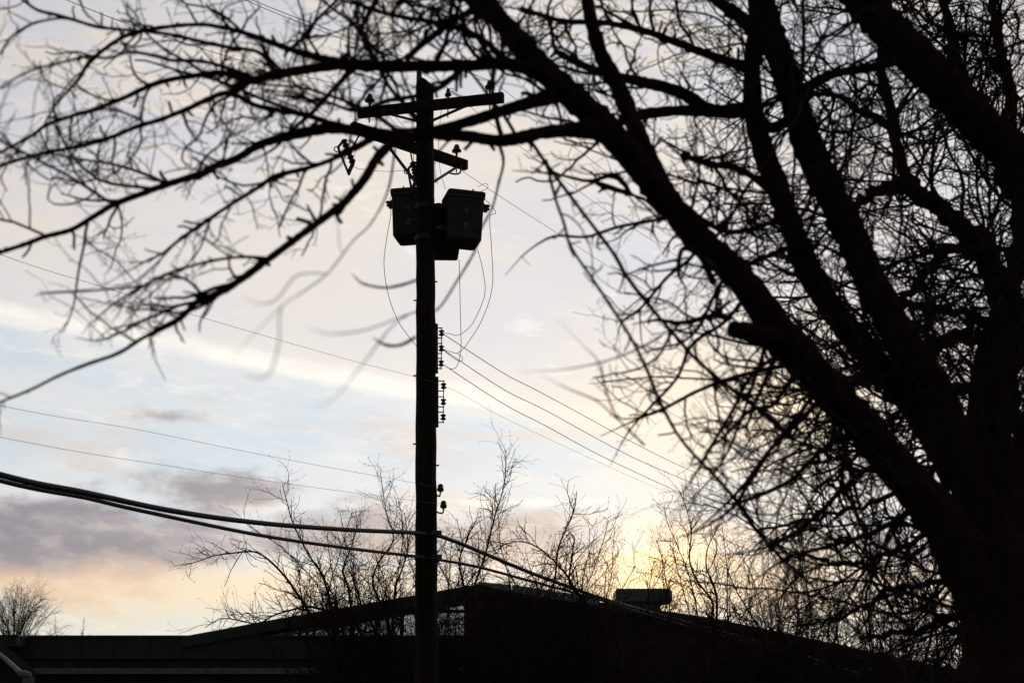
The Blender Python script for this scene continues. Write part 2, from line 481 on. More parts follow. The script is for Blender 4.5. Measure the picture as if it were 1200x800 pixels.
# boarded wall under the right slope
xa, xb = B(548.5, 740).x, B(1290, 740).x
nb = 60
fr = [B(x, y) for x, y in right_prof]
fx = [p.x for p in fr]; fz = [p.z for p in fr]
def roof_z(x): return float(np.interp(x, fx, fz))
MB().prism([Vector((xa, BD + 0.45, -0.1)), Vector((xb, BD + 0.45, -0.1)), Vector((xb, BD + 0.45, roof_z(xb) - 0.24))] +
           [Vector((p.x, BD + 0.45, p.z - 0.24)) for p in fr[::-1][1:-1]] + [Vector((xa, BD + 0.45, roof_z(xa) - 0.24))],
           [Vector((xa, BD + 3.0, -0.1)), Vector((xb, BD + 3.0, -0.1)), Vector((xb, BD + 3.0, roof_z(xb) - 0.24))] +
           [Vector((p.x, BD + 3.0, p.z - 0.24)) for p in fr[::-1][1:-1]] + [Vector((xa, BD + 3.0, roof_z(xa) - 0.24))]).build('wall', 'dark_siding', gb)
for k in range(nb):
    x0 = xa + (xb - xa) * k / nb; x1 = xa + (xb - xa) * (k + 1) / nb
    if P(600, 700, BD).x > 1e9: break
    z0, z1 = roof_z(x0) - 0.25, roof_z(x1) - 0.25
    MB().prism([Vector((x0 + .01, BD + .42, 0)), Vector((x1 - .01, BD + .42, 0)), Vector((x1 - .01, BD + .42, z1)), Vector((x0 + .01, BD + .42, z0))],
               [Vector((x0 + .01, BD + .446, 0)), Vector((x1 - .01, BD + .446, 0)), Vector((x1 - .01, BD + .446, z1)), Vector((x0 + .01, BD + .446, z0))]).build('siding_board', 'dark_siding', gb)
# lower wall, tie beam and posts of the open gable
x0, x1 = B(318, 740).x, B(552, 740).x
zw = zB(749, px=430)
zw = ztop
zt = zB(714, px=470)
MB().box((B(408, 712).x, BD + 0.52, zt - 0.06), (x1, BD + 0.60, zt + 0.05)).build('tie_beam', 'weathered_wood', gb)
for px, py in ((348, 724), (412, 712), (470, 702), (548, 690)):
    x = B(px, py).x; MB().box((x - 0.07, BD + 0.605, zw + 0.002), (x + 0.07, BD + 0.655, zB(py, px=px) - 0.15)).build('post', 'weathered_wood', gb)

gm = bpy.data.materials.new('sky_dimming_glass'); gm.use_nodes = True; MATS['sky_dimming_glass'] = gm  # added glazing: its tint dims and cools the sky seen through the gable
gt = gm.node_tree; gt.nodes.clear()
g_o = gt.nodes.new('ShaderNodeOutputMaterial'); g_m = gt.nodes.new('ShaderNodeMixShader'); g_t = gt.nodes.new('ShaderNodeBsdfTransparent'); g_g = gt.nodes.new('ShaderNodeBsdfGlossy')
g_n = gt.nodes.new('ShaderNodeTexNoise'); g_n.inputs['Scale'].default_value = 3.0; g_r = gt.nodes.new('ShaderNodeValToRGB')
g_r.color_ramp.elements[0].color = (0.40, 0.43, 0.53, 1); g_r.color_ramp.elements[1].color = (0.58, 0.61, 0.70, 1)
gt.links.new(g_n.outputs[0], g_r.inputs[0]); gt.links.new(g_r.outputs[0], g_t.inputs[0])
g_g.inputs['Roughness'].default_value = 0.05; g_m.inputs[0].default_value = 0.06
gt.links.new(g_t.outputs[0], g_m.inputs[1]); gt.links.new(g_g.outputs[0], g_m.inputs[2]); gt.links.new(g_m.outputs[0], g_o.inputs[0])
xp = [B(p_, 720).x for p_ in (300, 348, 412, 470, 548)]
lx = [B(*p_).x for p_ in left_prof]; lz = [B(*p_).z for p_ in left_prof]
for k in range(4):
    a, b = xp[k] + (.075 if k else 0), xp[k+1] - .075
    top_z = [float(np.interp(x_, lx, lz)) - .2 for x_ in (a, b)]
    q = [Vector((a, 0, ztop + .003)), Vector((b, 0, ztop + .003)), Vector((b, 0, max(top_z[1], ztop + .02))), Vector((a, 0, max(top_z[0], ztop + .01)))]
    MB().prism([p_ + Vector((0, BD + .62, 0)) for p_ in q], [p_ + Vector((0, BD + .626, 0)) for p_ in q]).build('dimming_pane', 'sky_dimming_glass', gb)

# rooftop ventilator
ud = BD + 1.6
c0 = P(752.5, 702, ud); w = 65 * mpp(752, 702, ud)
un = thing('roof_ventilator', (c0.x, ud, roof_z(c0.x)), 'grey metal roof ventilator with rounded hood on the right roof slope', 'ventilator')
zt0 = P(752, 691.5, ud).z; zt1 = P(752, 706.5, ud).z
hh = zt0 - zt1; xc = c0.x
prof_h = [(-w/2 + .01, 0), (-w/2, .02), (-w/2, hh - .06), (-w/2 + .02, hh - .02), (-w/2 + .07, hh), (w/2 - .20, hh + .003), (w/2 - .09, hh - .012), (w/2 - .03, hh - .05), (w/2, hh - .11), (w/2, .02), (w/2 - .01, 0)]
ho = MB().prism([Vector((xc + x, ud - .75, zt1 + z)) for x, z in prof_h], [Vector((xc + x, ud + .75, zt1 + z)) for x, z in prof_h]).build('hood', 'unit_casing', un)
MB().prism([Vector((xc + x * 1.008, ud - .765, zt1 + z)) for x, z in ((-w/2, .02), (w/2, .02), (w/2, .07), (-w/2, .07))],
           [Vector((xc + x * 1.008, ud - .752, zt1 + z)) for x, z in ((-w/2, .02), (w/2, .02), (w/2, .07), (-w/2, .07))]).build('hood_lip', 'unit_casing', ho)
cb = MB().box((P(731, 710, ud).x, ud - 0.55, roof_z(c0.x) - 0.35), (P(772, 710, ud).x, ud + 0.55, zt1 + 0.02)).build('curb', 'unit_casing', un)
for k in range(4):
    z = roof_z(c0.x) - 0.02 + k * 0.07
    MB().box((P(733, 710, ud).x, ud - 0.575, z), (P(770, 710, ud).x, ud - 0.553, z + 0.03)).build('louvre', 'unit_casing', cb)
for k in range(3):
    x = c0.x - w * 0.3 + k * w * 0.3
    MB().box((x - 0.012, ud - 0.772, zt1 + 0.06), (x + 0.012, ud - 0.752, zt0 - 0.17)).build('seam', 'unit_casing', ho)

# small outbuilding at the left edge
sd = 31.0
sp = [P(x, y, sd) for x, y in ((-70, 706), (0, 762), (12, 772), (22, 781), (27, 786))]
sh = thing('garden_shed', (sp[1].x, sd, 0), 'small dark shed whose sloping roof has a pale verge', 'shed')
MB().prism([sp[0] - Vector((0, 0, .1)), sp[-1] - Vector((0, 0, .1)), Vector((sp[-1].x, sd, 0)), Vector((sp[0].x, sd, 0))],
           [p + Vector((0, .8, 0)) for p in (sp[0] - Vector((0, 0, .1)), sp[-1] - Vector((0, 0, .1)), Vector((sp[-1].x, sd, 0)), Vector((sp[0].x, sd, 0)))]).build('wall', 'dark_siding', sh)
up = [p + Vector((0, 0, 0.0)) for p in sp]
MB().prism([p + Vector((0, -.15, 0)) for p in up] + [p + Vector((0, -.15, -.09)) for p in up[::-1]],
           [p + Vector((0, .9, 0)) for p in up] + [p + Vector((0, .9, -.09)) for p in up[::-1]]).build('roof', 'asphalt_shingle', sh)
MB().tube([p + Vector((0, -.19, -.03)) for p in up], [.035, .04, .05, .055, .06], 6).build('verge_trim', 'pale_trim', sh)  # pale strip along the sloping roof edge
MB().tube([up[-1] + Vector((-.02, -.2, -.04)), up[-1] + Vector((.09, -.19, -.07)), up[-1] + Vector((.24, -.19, -.08))], [.06, .09, .05], 7).build('gutter_end', 'trim_paint', sh)
# flat box on the low roof above the shed
fb0 = P(-60, 757, BD - 0.6); fb1 = P(25, 746, BD - 0.6)
bx = thing('flat_canopy', ((fb0.x + fb1.x) / 2, BD - 0.3, ztop), 'flat dark canopy box at the left end of the low building', 'canopy')
MB().box((fb0.x, BD - 1.0, fb0.z), (fb1.x, BD - 0.065, fb1.z)).build('casing', 'roof_metal', bx)
MB().box((fb0.x - .05, BD - 1.05, fb1.z + .002), (fb1.x + .05, BD - 0.064, fb1.z + .05)).build('lid', 'roof_metal', bx)

# ------------------------------------------------------------------ distant trees behind the building
def far_tree(px, depth, top_py, half_px, n, seed, name, label, group=None):
    rng = np.random.default_rng(seed)
    base = P(px, 745, depth); base.z = 0
    zt = P(px, top_py, depth).z; hw = half_px * mpp(px, 720, depth)
    t = thing(name, base, label, 'tree', group)
    b0 = np.array(tuple(base))
    tr = MB(); hf = zt * 0.42
    tp = np.array([b0, b0 + (0.05, 0, hf * 0.5), b0 + (-0.05, 0.1, hf), b0 + (0.1, 0, hf * 1.5)])
    tr.tube(smooth_path(tp, 4), np.linspace(0.022 * zt, 0.008 * zt, 13) * min(1, .02 + n / 45), 8)
    tr.build('trunk', 'bark', t)
    cr = MB()
    for k in range(n):
        a = rng.uniform(0, 2 * math.pi); e = rng.uniform(0.12, 1.0)
        start = b0 + np.array([0, 0, hf * rng.uniform(0.8, 1.4)])
        tipr = hw * math.cos(e * math.pi / 2) ** 0.6 * rng.uniform(0.75, 1.05)
        tip = b0 + np.array([math.cos(a) * tipr, math.sin(a) * tipr, hf + (zt - hf) * math.sin(e * math.pi / 2) * rng.uniform(0.9, 1.0)])
        mid = (start + tip) / 2 + np.array([0, 0, (zt - hf) * 0.16]) + rng.normal(0, hw * 0.05, 3)
        q = smooth_path([start, mid, tip], 5); qr = np.linspace(0.0030 * zt, 0.0008 * zt, len(q)) * min(1, .25 + n / 16)
        cr.tube(q, qr, 5, cap=False)
        grow(rng, cr, q, qr, 0, [dict(gap=hw * 0.055, len=(hw * 0.18, hw * 0.50), ang=(20, 55), r=0.0009 * zt, up=0.0, wig=0.22, f0=0.3, seg=hw * 0.06),
                                 dict(gap=hw * 0.04, len=(hw * 0.06, hw * 0.24), ang=(20, 60), r=0.0007 * zt, up=-0.02, wig=0.2, f0=0.2, seg=hw * 0.05)], None)
    tag(cr.build('crown', 'twig_bark', t), kind='stuff')
    return t
far_tree(18, 95, 683, 66, 48, 4, 'distant_tree', 'distant bare tree with rounded feathery crown above the low roof')
far_tree(70, 110, 720, 20, 9, 9, 'distant_tree', 'tiny bare treetop just beside the rounded distant tree')
far_tree(96, 120, 718, 13, 5, 12, 'distant_tree', 'single slender treetop poking up alone over the flat roof')

# ------------------------------------------------------------------ shrubs between the pole and the building
def shrub(name, base_px, depth, stems, label, seed, shoots, dens=1.0, group=None, cat='shrub'):
    """stems: traced lists of (px, py, depth offset); each is led down to the ground"""
    rng = np.random.default_rng(seed)
    b = P(base_px, 800, depth); b.z = 0
    t = thing(name, b, label, cat, group)
    b0 = np.array(tuple(b))
    tw = MB()
    allstems = []
    for st in stems:
        pts = [np.array(tuple(P(x, y, depth + o))) for x, y, o in st]
        first = pts[0]
        foot = b0 + np.array([rng.uniform(-.25, .25), rng.uniform(-.2, .2), 0])
        if first[2] > 0.8:
            m1 = foot * 0.55 + first * 0.45; m1[2] = first[2] * 0.5
            pts = [foot, m1] + pts
        allstems.append(smooth_path(pts, 5))
    for k in range(shoots):
        a = rng.uniform(0, 2 * math.pi); sp = rng.uniform(0.1, 1.0)
        d = np.array([math.cos(a) * 0.42 * sp, math.sin(a) * 0.30 * sp, 1.0])
        q, _ = shoot(rng, b0 + np.array([rng.uniform(-.3, .3), rng.uniform(-.2, .2), 0]), d, rng.uniform(3.8, 5.2) * (1.05 - 0.2 * sp), .02, .004, 0.085, 0.012, 0.22)
        allstems.append(q)
    for i, q in enumerate(allstems):
        r0 = 0.030 if i < len(stems) else rng.uniform(0.012, 0.022)
        qr = np.linspace(r0, 0.0055, len(q))
        MB().tube(q, qr, 7).build('stem', 'shrub_bark', t, True)
        grow(rng, tw, q, qr, 0, [dict(gap=0.13 / dens, len=(0.2, 1.15), ang=(22, 65), r=0.0085, up=0.03, wig=0.21, f0=0.33, seg=0.09, taper=0.45, tip=0.55, bud=0.010),
                                 dict(gap=0.085, len=(0.06, 0.5), ang=(25, 65), r=0.0058, up=0.05, wig=0.15, f0=0.12, seg=0.07, tip=0.7, bud=0.010)], None)
    tag(tw.build('twigs', 'shrub_bark', t), kind='stuff')
    return t
SD = 23.0
shrub('bare_shrub', 418, SD, [
    [(400,766,0),(364,719,0),(351,699,0),(334,675,0),(314,655,0),(297,646,0),(270,648,-.2),(250,651,-.3),(233,657,-.3),(216,662,-.3)],
    [(392,745,.3),(388,712,.3),(378,675,.3),(361,648,.3),(344,614,.2),(337,591,.2),(331,567,.2)],
    [(440,748,-.3),(428,740,-.3),(403,729,-.3),(377,730,-.3),(355,735,-.4),(327,746,-.5)],
    [(400,722,-.2),(382,715,-.2),(360,710,-.2),(346,713,-.2),(322,720,-.2),(300,730,-.3),(262,724,-.3),(240,735,-.3)],
    [(410,700,.2),(402,668,.2),(412,640,.3),(420,610,.3)]],
    'tangled bare shrub with arching branch over the low roof left of the utility pole', 21, 26, 1.6)
shrub('bare_shrub', 470, SD + .6, [
    [(455,735,0),(447,709,0),(437,682,0),(444,658,0),(461,631,0),(452,597,0),(446,554,0)],
    [(462,700,.2),(470,670,.2),(478,640,.2),(474,600,.2)]],
    'upright bare shrub crowding against the foot of the utility pole', 22, 20, 1.5)
shrub('bare_shrub', 560, SD + .3, [
    [(550,715,0),(555,689,0),(569,648,0),(579,608,0),(591,567,0),(593,528,0)],
    [(545,700,.3),(538,660,.3),(548,630,.2),(560,605,.2)]],
    'tall bare shrub with one long shoot reaching above the gable peak', 23, 30, 1.5)
shrub('bare_shrub', 665, SD, [
    [(725,780,.1),(717,746,.1),(690,716,0),(667,678,0),(657,665,0),(636,645,0),(616,635,0),(596,636,0),(576,647,.1)],
    [(690,720,-.2),(672,690,-.2),(667,678,-.2),(672,640,-.2),(673,629,-.2),(667,624,-.2)],
    [(640,720,.2),(650,680,.2),(655,640,.2),(672,600,.2),(676,576,.2)]],
    'bare shrub with kinked shoots growing between the gable peak and the ventilator', 24, 36, 1.5)
shrub('bare_shrub', 838, SD + 1, [
    [(836,745,0),(833,726,0),(835,705,0),(817,680,0),(808,655,0),(810,626,0),(806,601,0),(796,574,0)],
    [(840,720,.2),(838,690,.2),(828,665,.2),(830,640,.2),(845,612,.2)]],
    'slim crooked bare sapling just right of the roof ventilator', 25, 20, 1.6)
shrub('bare_shrub', 925, SD + 2, [
    [(900,760,0),(880,720,0),(862,690,0),(850,660,0)], [(930,760,.2),(935,720,.2),(925,680,.2),(905,650,.2)],
    [(945,770,0),(900,745,-.3),(960,700,-.3),(1010,680,-.3)]],
    'dense thicket of thin bare stems over the falling right roof slope', 26, 28, 1.5)
shrub('bare_shrub', 1030, SD + 3, [
    [(1020,760,0),(1010,700,0),(1030,640,0)], [(1060,770,.2),(1070,700,.2),(1050,650,.2)]],
    'dense dark thicket close against the big trunk, over the roof end', 27, 24, 1.5)

shrub('bare_shrub', 1115, SD - 1, [[(1100,770,0),(1095,720,0),(1080,660,0),(1085,610,0)], [(1130,770,.2),(1120,700,.2),(1135,640,.2)]],
    'dark bare shrub filling the corner beside the foot of the big trunk', 28, 13, 1.3)

# ------------------------------------------------------------------ utility pole
PD = 20.0
pa = P(500, 780, PD); pb = P(498, 100, PD)
dirp = (pb - pa).normalized()
base = pa - dirp * (pa.z / dirp.z)
def pole_at(z): return base + dirp * (z / dirp.z)
ZT = pb.z
def pole_r(z):
    r_lo = 13.6 * mpp(500, 780, PD); r_hi = 10.0 * mpp(498, 110, PD)
    return r_lo + (r_hi - r_lo) * (z - pa.z) / (pb.z - pa.z)
def zpx(py): 
    """height on the pole of a picture row"""
    lo_, hi_ = 0.0, 14.0
    for _ in range(40):
        m = (lo_ + hi_) / 2
        p = pole_at(m); q = P(499, py, p.y)
        if q.z > m: lo_ = m
        else: hi_ = m
    return (lo_ + hi_) / 2

pole = thing('utility_pole', base, 'dark wooden utility pole with two crossarms and insulator racks', 'utility pole')
npr = np.random.default_rng(5)
mb = MB(); zs = np.linspace(-0.3, ZT - 0.12, 46)
mb.tube([pole_at(z) + Vector((npr.normal(0, .003), npr.normal(0, .003), 0)) for z in zs], [pole_r(z) for z in zs], 20, jitter=0.025, rng=npr)
rt = pole_r(ZT); c = pole_at(ZT - 0.119)
ring = [c + Vector((math.cos(t) * rt, math.sin(t) * rt, 0)) for t in np.arange(20) * math.pi / 10]
ring2 = [v + Vector((0, 0, 0.19 if v.x < c.x - .03 else 0.19 - (v.x - c.x + .03) * 0.75)) for v in ring]
ring2 = [c + (v - c) * 1.0 for v in ring2]
mb.add([tuple(v) for v in ring + ring2], [tuple(range(20))[::-1], tuple(range(20, 40))] + [(i, (i+1) % 20, 20 + (i+1) % 20, 20 + i) for i in range(20)])
post = mb.build('post', 'creosoted_wood', pole)
# pole-top pin
tp = P(491, 100, PD)
MB().tube([tp - Vector((0, 0, .35)), tp + Vector((0, 0, .22))], [.045, .04], 8).build('ridge_pin', 'galvanised_steel', pole)
# step bolts and the long ground-wire moulding
for k, (py, s) in enumerate(((330, 1), (352, -1), (520, -1), (545, 1), (440, -1))):
    z = zpx(py); q = pole_at(z); r = pole_r(z)
    MB().tube([q + Vector((s * r * .9, 0, 0)), q + Vector((s * (r + .035), 0, 0))], [.012, .012], 6).build('bolt', 'galvanised_steel', pole)
MB().tube([pole_at(z) + Vector((pole_r(z) * .55, -pole_r(z) * .86, 0)) for z in np.linspace(.2, zpx(235), 20)], .022, 6).build('ground_wire_moulding', 'creosoted_wood', pole)

def level_arm(a, b, dc):
    """two pixels on one level bar centred on distance dc -> two points at the same height"""
    lo_, hi_ = -1.6, 1.6
    for _ in range(50):
        m = (lo_ + hi_) / 2
        if P(*a, dc + m).z > P(*b, dc - m).z: hi_ = m
        else: lo_ = m
    return P(*a, dc + m), P(*b, dc - m)

def insulator(at, parent, h=0.17, r=0.065, mirror=1):
    prof = [(.018, -.02), (.018, .04), (r, .045), (r * 1.02, .075), (r * .62, .095), (r * .66, .115), (r * .62, .13), (r * .45, .145), (r * .5, .16), (r * .2, h)]
    return MB().lathe(at, (0, 0, 1), prof, 14).build('insulator', 'brown_porcelain', parent, True)

a1l, a1r = level_arm((420, 133), (590, 114.5), PD - 0.17)
arm1 = MB().bar(a1l, a1r, 0.105, 0.15, bev=.1).build('crossarm', 'weathered_wood', pole)
a2l, a2r = level_arm((413, 149), (546, 194), PD + 0.20)
arm2 = MB().bar(a2l, a2r, 0.105, 0.16, bev=.1).build('crossarm', 'weathered_wood', pole)
# flat braces
def on_arm(l, r, px):
    t = 0.5
    lo_, hi_ = 0.0, 1.0
    for _ in range(30):
        t = (lo_ + hi_) / 2; p = l.lerp(r, t)
        sx = W / 2 + F * p.x / (p.y * math.cos(PITCH) + (p.z - CAMZ) * math.sin(PITCH))
        if sx < px: lo_ = t
        else: hi_ = t
    return l.lerp(r, t)
for l, r, px, py in ((a1l, a1r, 457, 146), (a1l, a1r, 546, 146), (a2l, a2r, 452, 218), (a2l, a2r, 536, 212)):
    s = on_arm(l, r, px); z = zpx(py); q = pole_at(z)
    sgn = -1 if px < 499 else 1
    e = q + Vector((sgn * pole_r(z) * .6, (-1 if l is a1l else 1) * pole_r(z) * .8, 0))
    MB().bar(s - Vector((0, 0, .07)), e, 0.045 if l is a2l else 0.035, 0.03).build('brace', 'galvanised_steel', pole)
ins_pts = {}
for key, l, r, px in (('left', a1l, a1r, 433), ('mid', a1l, a1r, 525), ('right', a1l, a1r, 574), ('low', a2l, a2r, 535)):
    p = on_arm(l, r, px) + Vector((0, 0, .078)); p = p + Vector((0, 0, .05 if key != 'mid' else 0))
    o = insulator(p, pole, r=0.075 if key != 'mid' else .05)
    MB().tube([p + Vector((0, 0, -.30)), p + Vector((0, 0, .03))], [.011, .011], 6).build('pin', 'galvanised_steel', o)
    ins_pts[key] = p + Vector((0, 0, .165))
for l, r, px in ((a1l, a1r, 440), (a1l, a1r, 572), (a2l, a2r, 522)):
    p = on_arm(l, r, px); MB().tube([p + Vector((0, -.075, -.02)), p + Vector((0, .075, -.02))], .014, 6).build('bolt', 'galvanised_steel', pole)

# secondary racks of spool insulators
def spool(at, parent, r=0.042, h=0.085):
    prof = [(r * .6, -h/2), (r, -h/2 + .012), (r, -h/4), (r * .55, -.008), (r * .55, .008), (r, h/4), (r, h/2 - .012), (r * .6, h/2)]
    return MB().lathe(at, (0, 0, 1), prof, 12).build('spool', 'brown_porcelain', parent, True)
spools = []
for rows, px in (((390.5, 408.5, 426), 517.5), ((452.5, 471, 489), 519.5)):
    z0, z1 = zpx(rows[0] - 7), zpx(rows[2] + 8)
    q0 = pole_at(z0); q1 = pole_at(z1); rr = pole_r(z0)
    rk = MB().bar(q0 + Vector((rr + .012, -.02, .05)), q1 + Vector((rr + .012, -.02, -.05)), .05, .018, up=Vector((0, 1, 0))).build('rack', 'galvanised_steel', pole)
    out = (px - 499) * mpp(499, 430, PD)
    xs_ = pole_at((z0 + z1) / 2).x + out
    MB().tube([Vector((xs_, q0.y - .02, z0 - .01)), Vector((xs_, q0.y - .02, z1 + .01))], .008, 6).build('rod', 'galvanised_steel', rk)
    for y in rows:
        z = zpx(y)
        s = spool(Vector((xs_, q0.y - .02, z)), rk); spools.append(Vector((xs_, q0.y - .02, z)))
        for dzz in (-.075, .075):
            MB().bar(Vector((q0.x + rr, q0.y - .02, z + dzz)), Vector((xs_ + .012, q0.y - .02, z + dzz)), .03, .01).build('clevis_arm', 'galvanised_steel', rk)
# two hooked insulators lower down
hooks = []
for px, py in ((517, 573.5), (520.5, 593)):
    z = zpx(py); q = pole_at(z); rr = pole_r(z); x = q.x + (px - 500) * mpp(500, py, PD)
    y = q.y - .06
    h = MB().tube(smooth_path([(q.x + rr * .9, y, z - .075), (q.x + rr + .03, y, z - .1), (x - .01, y, z - .1), (x, y, z - .05), (x, y, z + .02)], 4), .012, 7).build('hook', 'galvanised_steel', pole, True)
    MB().lathe(Vector((x, y, z - .02)), (0, 0, 1), [(.022, -.02), (.045, -.01), (.05, .03), (.035, .04), (.042, .06), (.03, .085), (.012, .095)], 12).build('insulator', 'brown_porcelain', h, True)
    hooks.append(Vector((x, y, z + .02)))
# telecom brackets
clamps = []
for py in (627, 655):
    z = zpx(py); q = pole_at(z); rr = pole_r(z)
    MB().bar(q + Vector((rr * .5, -rr * .9, .02)), q + Vector((rr + .07, -rr * .9, .02)), .05, .06).build('cable_clamp', 'galvanised_steel', pole)
    MB().tube([q + Vector((math.cos(t) * (rr + .006), math.sin(t) * (rr + .006), 0)) for t in np.linspace(0, 2 * math.pi, 22)], .012, 6, cap=False).build('band', 'galvanised_steel', pole)
    clamps.append(q + Vector((0, -rr - .03, 0)))

# ---- transformers: separate cans hung on the pole
def transformer(px, top, bot, wpx, yoff, label, bushing_side, yaw):
    d = PD + yoff
    zc = P(px, (top + bot) / 2, d)
    r = wpx / 2 * mpp(px, (top + bot) / 2, d)
    # rows of the near rim
    z1 = P(px, top, d - r * .9).z; z0 = P(px, bot, d + r * .8).z
    t = thing('transformer', (zc.x, d, z0), label, 'transformer', 'transformers hung round the utility pole')
    h = z1 - z0; b0 = Vector((zc.x, d, z0))
    tank = MB().lathe(b0, (0, 0, 1), [(r * .84, 0), (r * .875, .02), (r * .90, h * .4), (r * .945, h - .10), (r * .95, h - .075)], 64, 16).build('tank', 'tank_paint', t)
    MB().lathe(b0 + Vector((0, 0, h - .073)), (0, 0, 1), [(r * 1.0, 0), (r * 1.0, .05), (r * .97, .062), (r * .5, .072)], 64, 16).build('lid', 'tank_paint', t)
    MB().lathe(b0 + Vector((0, 0, h - .115)), (0, 0, 1), [(r * .97, 0), (r * .985, .008), (r * .985, .026), (r * .97, .034)], 64, 16).build('lid_band', 'galvanised_steel', t)
    # high-voltage bushing on the lid
    bpos = b0 + Vector((bushing_side * r * .35, .05, h - .02))
    bu = MB().lathe(bpos, (bushing_side * .35, 0, 1), [(.035, 0), (.04, .02), (.03, .03), (.042, .05), (.028, .06), (.038, .08), (.025, .09), (.033, .11), (.012, .13), (.012, .17)], 12).build('bushing', 'brown_porcelain', t, True)
    # low-voltage bushings on the side
    for k, a in enumerate((-.35, 0.0, .35)):
        dv = Vector((bushing_side * math.cos(a), -math.sin(abs(a)) if k else .25, 0)).normalized()
        s0 = b0 + dv * r * .93 + Vector((0, 0, h - .17))
        MB().lathe(s0, dv, [(.035, -.02), (.035, .03), (.042, .035), (.042, .06), (.026, .065), (.026, .12), (.018, .125), (.018, .135)], 10).build('terminal', 'brown_porcelain', t, True)
    t.rotation_euler = (0, math.radians(yaw[1]), math.radians(yaw[0]))
    # hanger lugs to the pole and a pair of decals
    q = pole_at(z0 + h * .5); to = Vector((q.x - zc.x, q.y - d, 0)).normalized()
    for f_ in (.28, .74):
        MB().bar(b0 + to * r * .85 + Vector((0, 0, h * f_)), b0 + to * (r + .12) + Vector((0, 0, h * f_)), .09, .06).build('hanger', 'galvanised_steel', t)
    for f_, s_ in ((.27, .055), (.56, .04)):
        a = math.radians(270)
        dv = Vector((math.cos(a), math.sin(a), 0)); tn = Vector((-dv.y, dv.x, 0))
        cpt = b0 + dv * (r * (.935 if f_ > .4 else .90) + .004) + Vector((0, 0, h * f_))
        MB().prism([cpt + tn * x * s_ + Vector((0, 0, y * s_)) for x, y in ((-.7, -1), (.7, -1), (.7, 1), (-.7, 1))],
                   [cpt - dv * .02 + tn * x * s_ + Vector((0, 0, y * s_)) for x, y in ((-.7, -1), (.7, -1), (.7, 1), (-.7, 1))]).build('decal', 'pale_decal', t)
    return t
transformer(484, 219, 287, 45, .42, 'grey transformer can with side terminal hung behind the left flank of the pole', -1, (-9, -1))
transformer(541.5, 222, 292, 45, -.02, 'grey transformer can standing out on the right side of the pole', 1, (14, 1.5))
transformer(519, 238, 305, 43, .44, 'grey transformer can hung lowest, half hidden by pole and right-hand can', 1, (5, -1))
zc_ = zpx(250)
for z in (zpx(243), zpx(280)):
    q = pole_at(z); MB().lathe(q - Vector((0, 0, .04)), (0, 0, 1), [(pole_r(z) + .004, 0), (pole_r(z) + .02, .005), (pole_r(z) + .02, .075), (pole_r(z) + .004, .08)], 20).build('mounting_band', 'tank_paint', pole)

# ---- fuse cutouts hanging from the lower arm
def cutout(p0, p1, off, label, arm_pt):
    """porcelain post p0 (top) to p1, fuse tube beside it"""
    p0 = Vector(p0); p1 = Vector(p1); ax = (p1 - p0); L = ax.length; ax.normalize()
    t = thing('fuse_cutout', p1, label, 'fuse cutout')
    prof = []
    for k in range(6):
        h = L * k / 6; prof += [(.032, h), (.05, h + L * .04), (.05, h + L * .09), (.032, h + L * .13)]
    prof.append((.03, L))
    MB().lathe(p0, ax, prof, 12).build('porcelain_body', 'brown_porcelain', t, True)
    off = Vector(off)
    a = p0 + off - ax * .0; b = p1 + off + ax * .06
    MB().tube([a, b], [.017, .017], 8).build('fuse_tube', 'black_sheath', t, True)
    MB().bar(p0 + ax * .01, a, .035, .03).build('contact', 'galvanised_steel', t)
    MB().bar(p1 - ax * .01, b - ax * .03, .045, .05).build('hinge', 'galvanised_steel', t)
    MB().tube([a + off * .2 + Vector((math.cos(x) * .04, 0, math.sin(x) * .04)) for x in np.linspace(0, 2 * math.pi, 12)], .009, 6, cap=False).build('pull_ring', 'galvanised_steel', t)
    MB().tube(smooth_path([tuple((p0 + p1) / 2), tuple(((p0 + p1) / 2 + Vector(arm_pt)) / 2 + Vector((0, 0, -.03))), tuple(arm_pt)], 4), .013, 6).build('bracket', 'galvanised_steel', t)
cd = a2l.y + .02
cutout(P(402.5, 164, cd), P(414, 192, cd), P(396, 173, cd) - P(402.5, 164, cd), 'open-frame fuse cutout dangling off the left end of the lower crossarm', on_arm(a2l, a2r, 424))
cd = PD - .05
cutout(P(484, 190, cd), P(488, 212, cd), P(476, 199, cd) - P(482, 190, cd), 'small fuse cutout tucked between the left brace and the pole', on_arm(a2l, a2r, 480))
# steel hook under the right end of the lower arm
p = on_arm(a2l, a2r, 540)
MB().tube(smooth_path([tuple(p + Vector((0, -.07, -.06))), tuple(p + Vector((.0, -.07, -.16))), tuple(p + Vector((-.05, -.07, -.2))), tuple(p + Vector((-.15, -.07, -.19))), tuple(p + Vector((-.18, -.07, -.16)))], 4), .014, 7).build('steel_hook', 'galvanised_steel', pole)

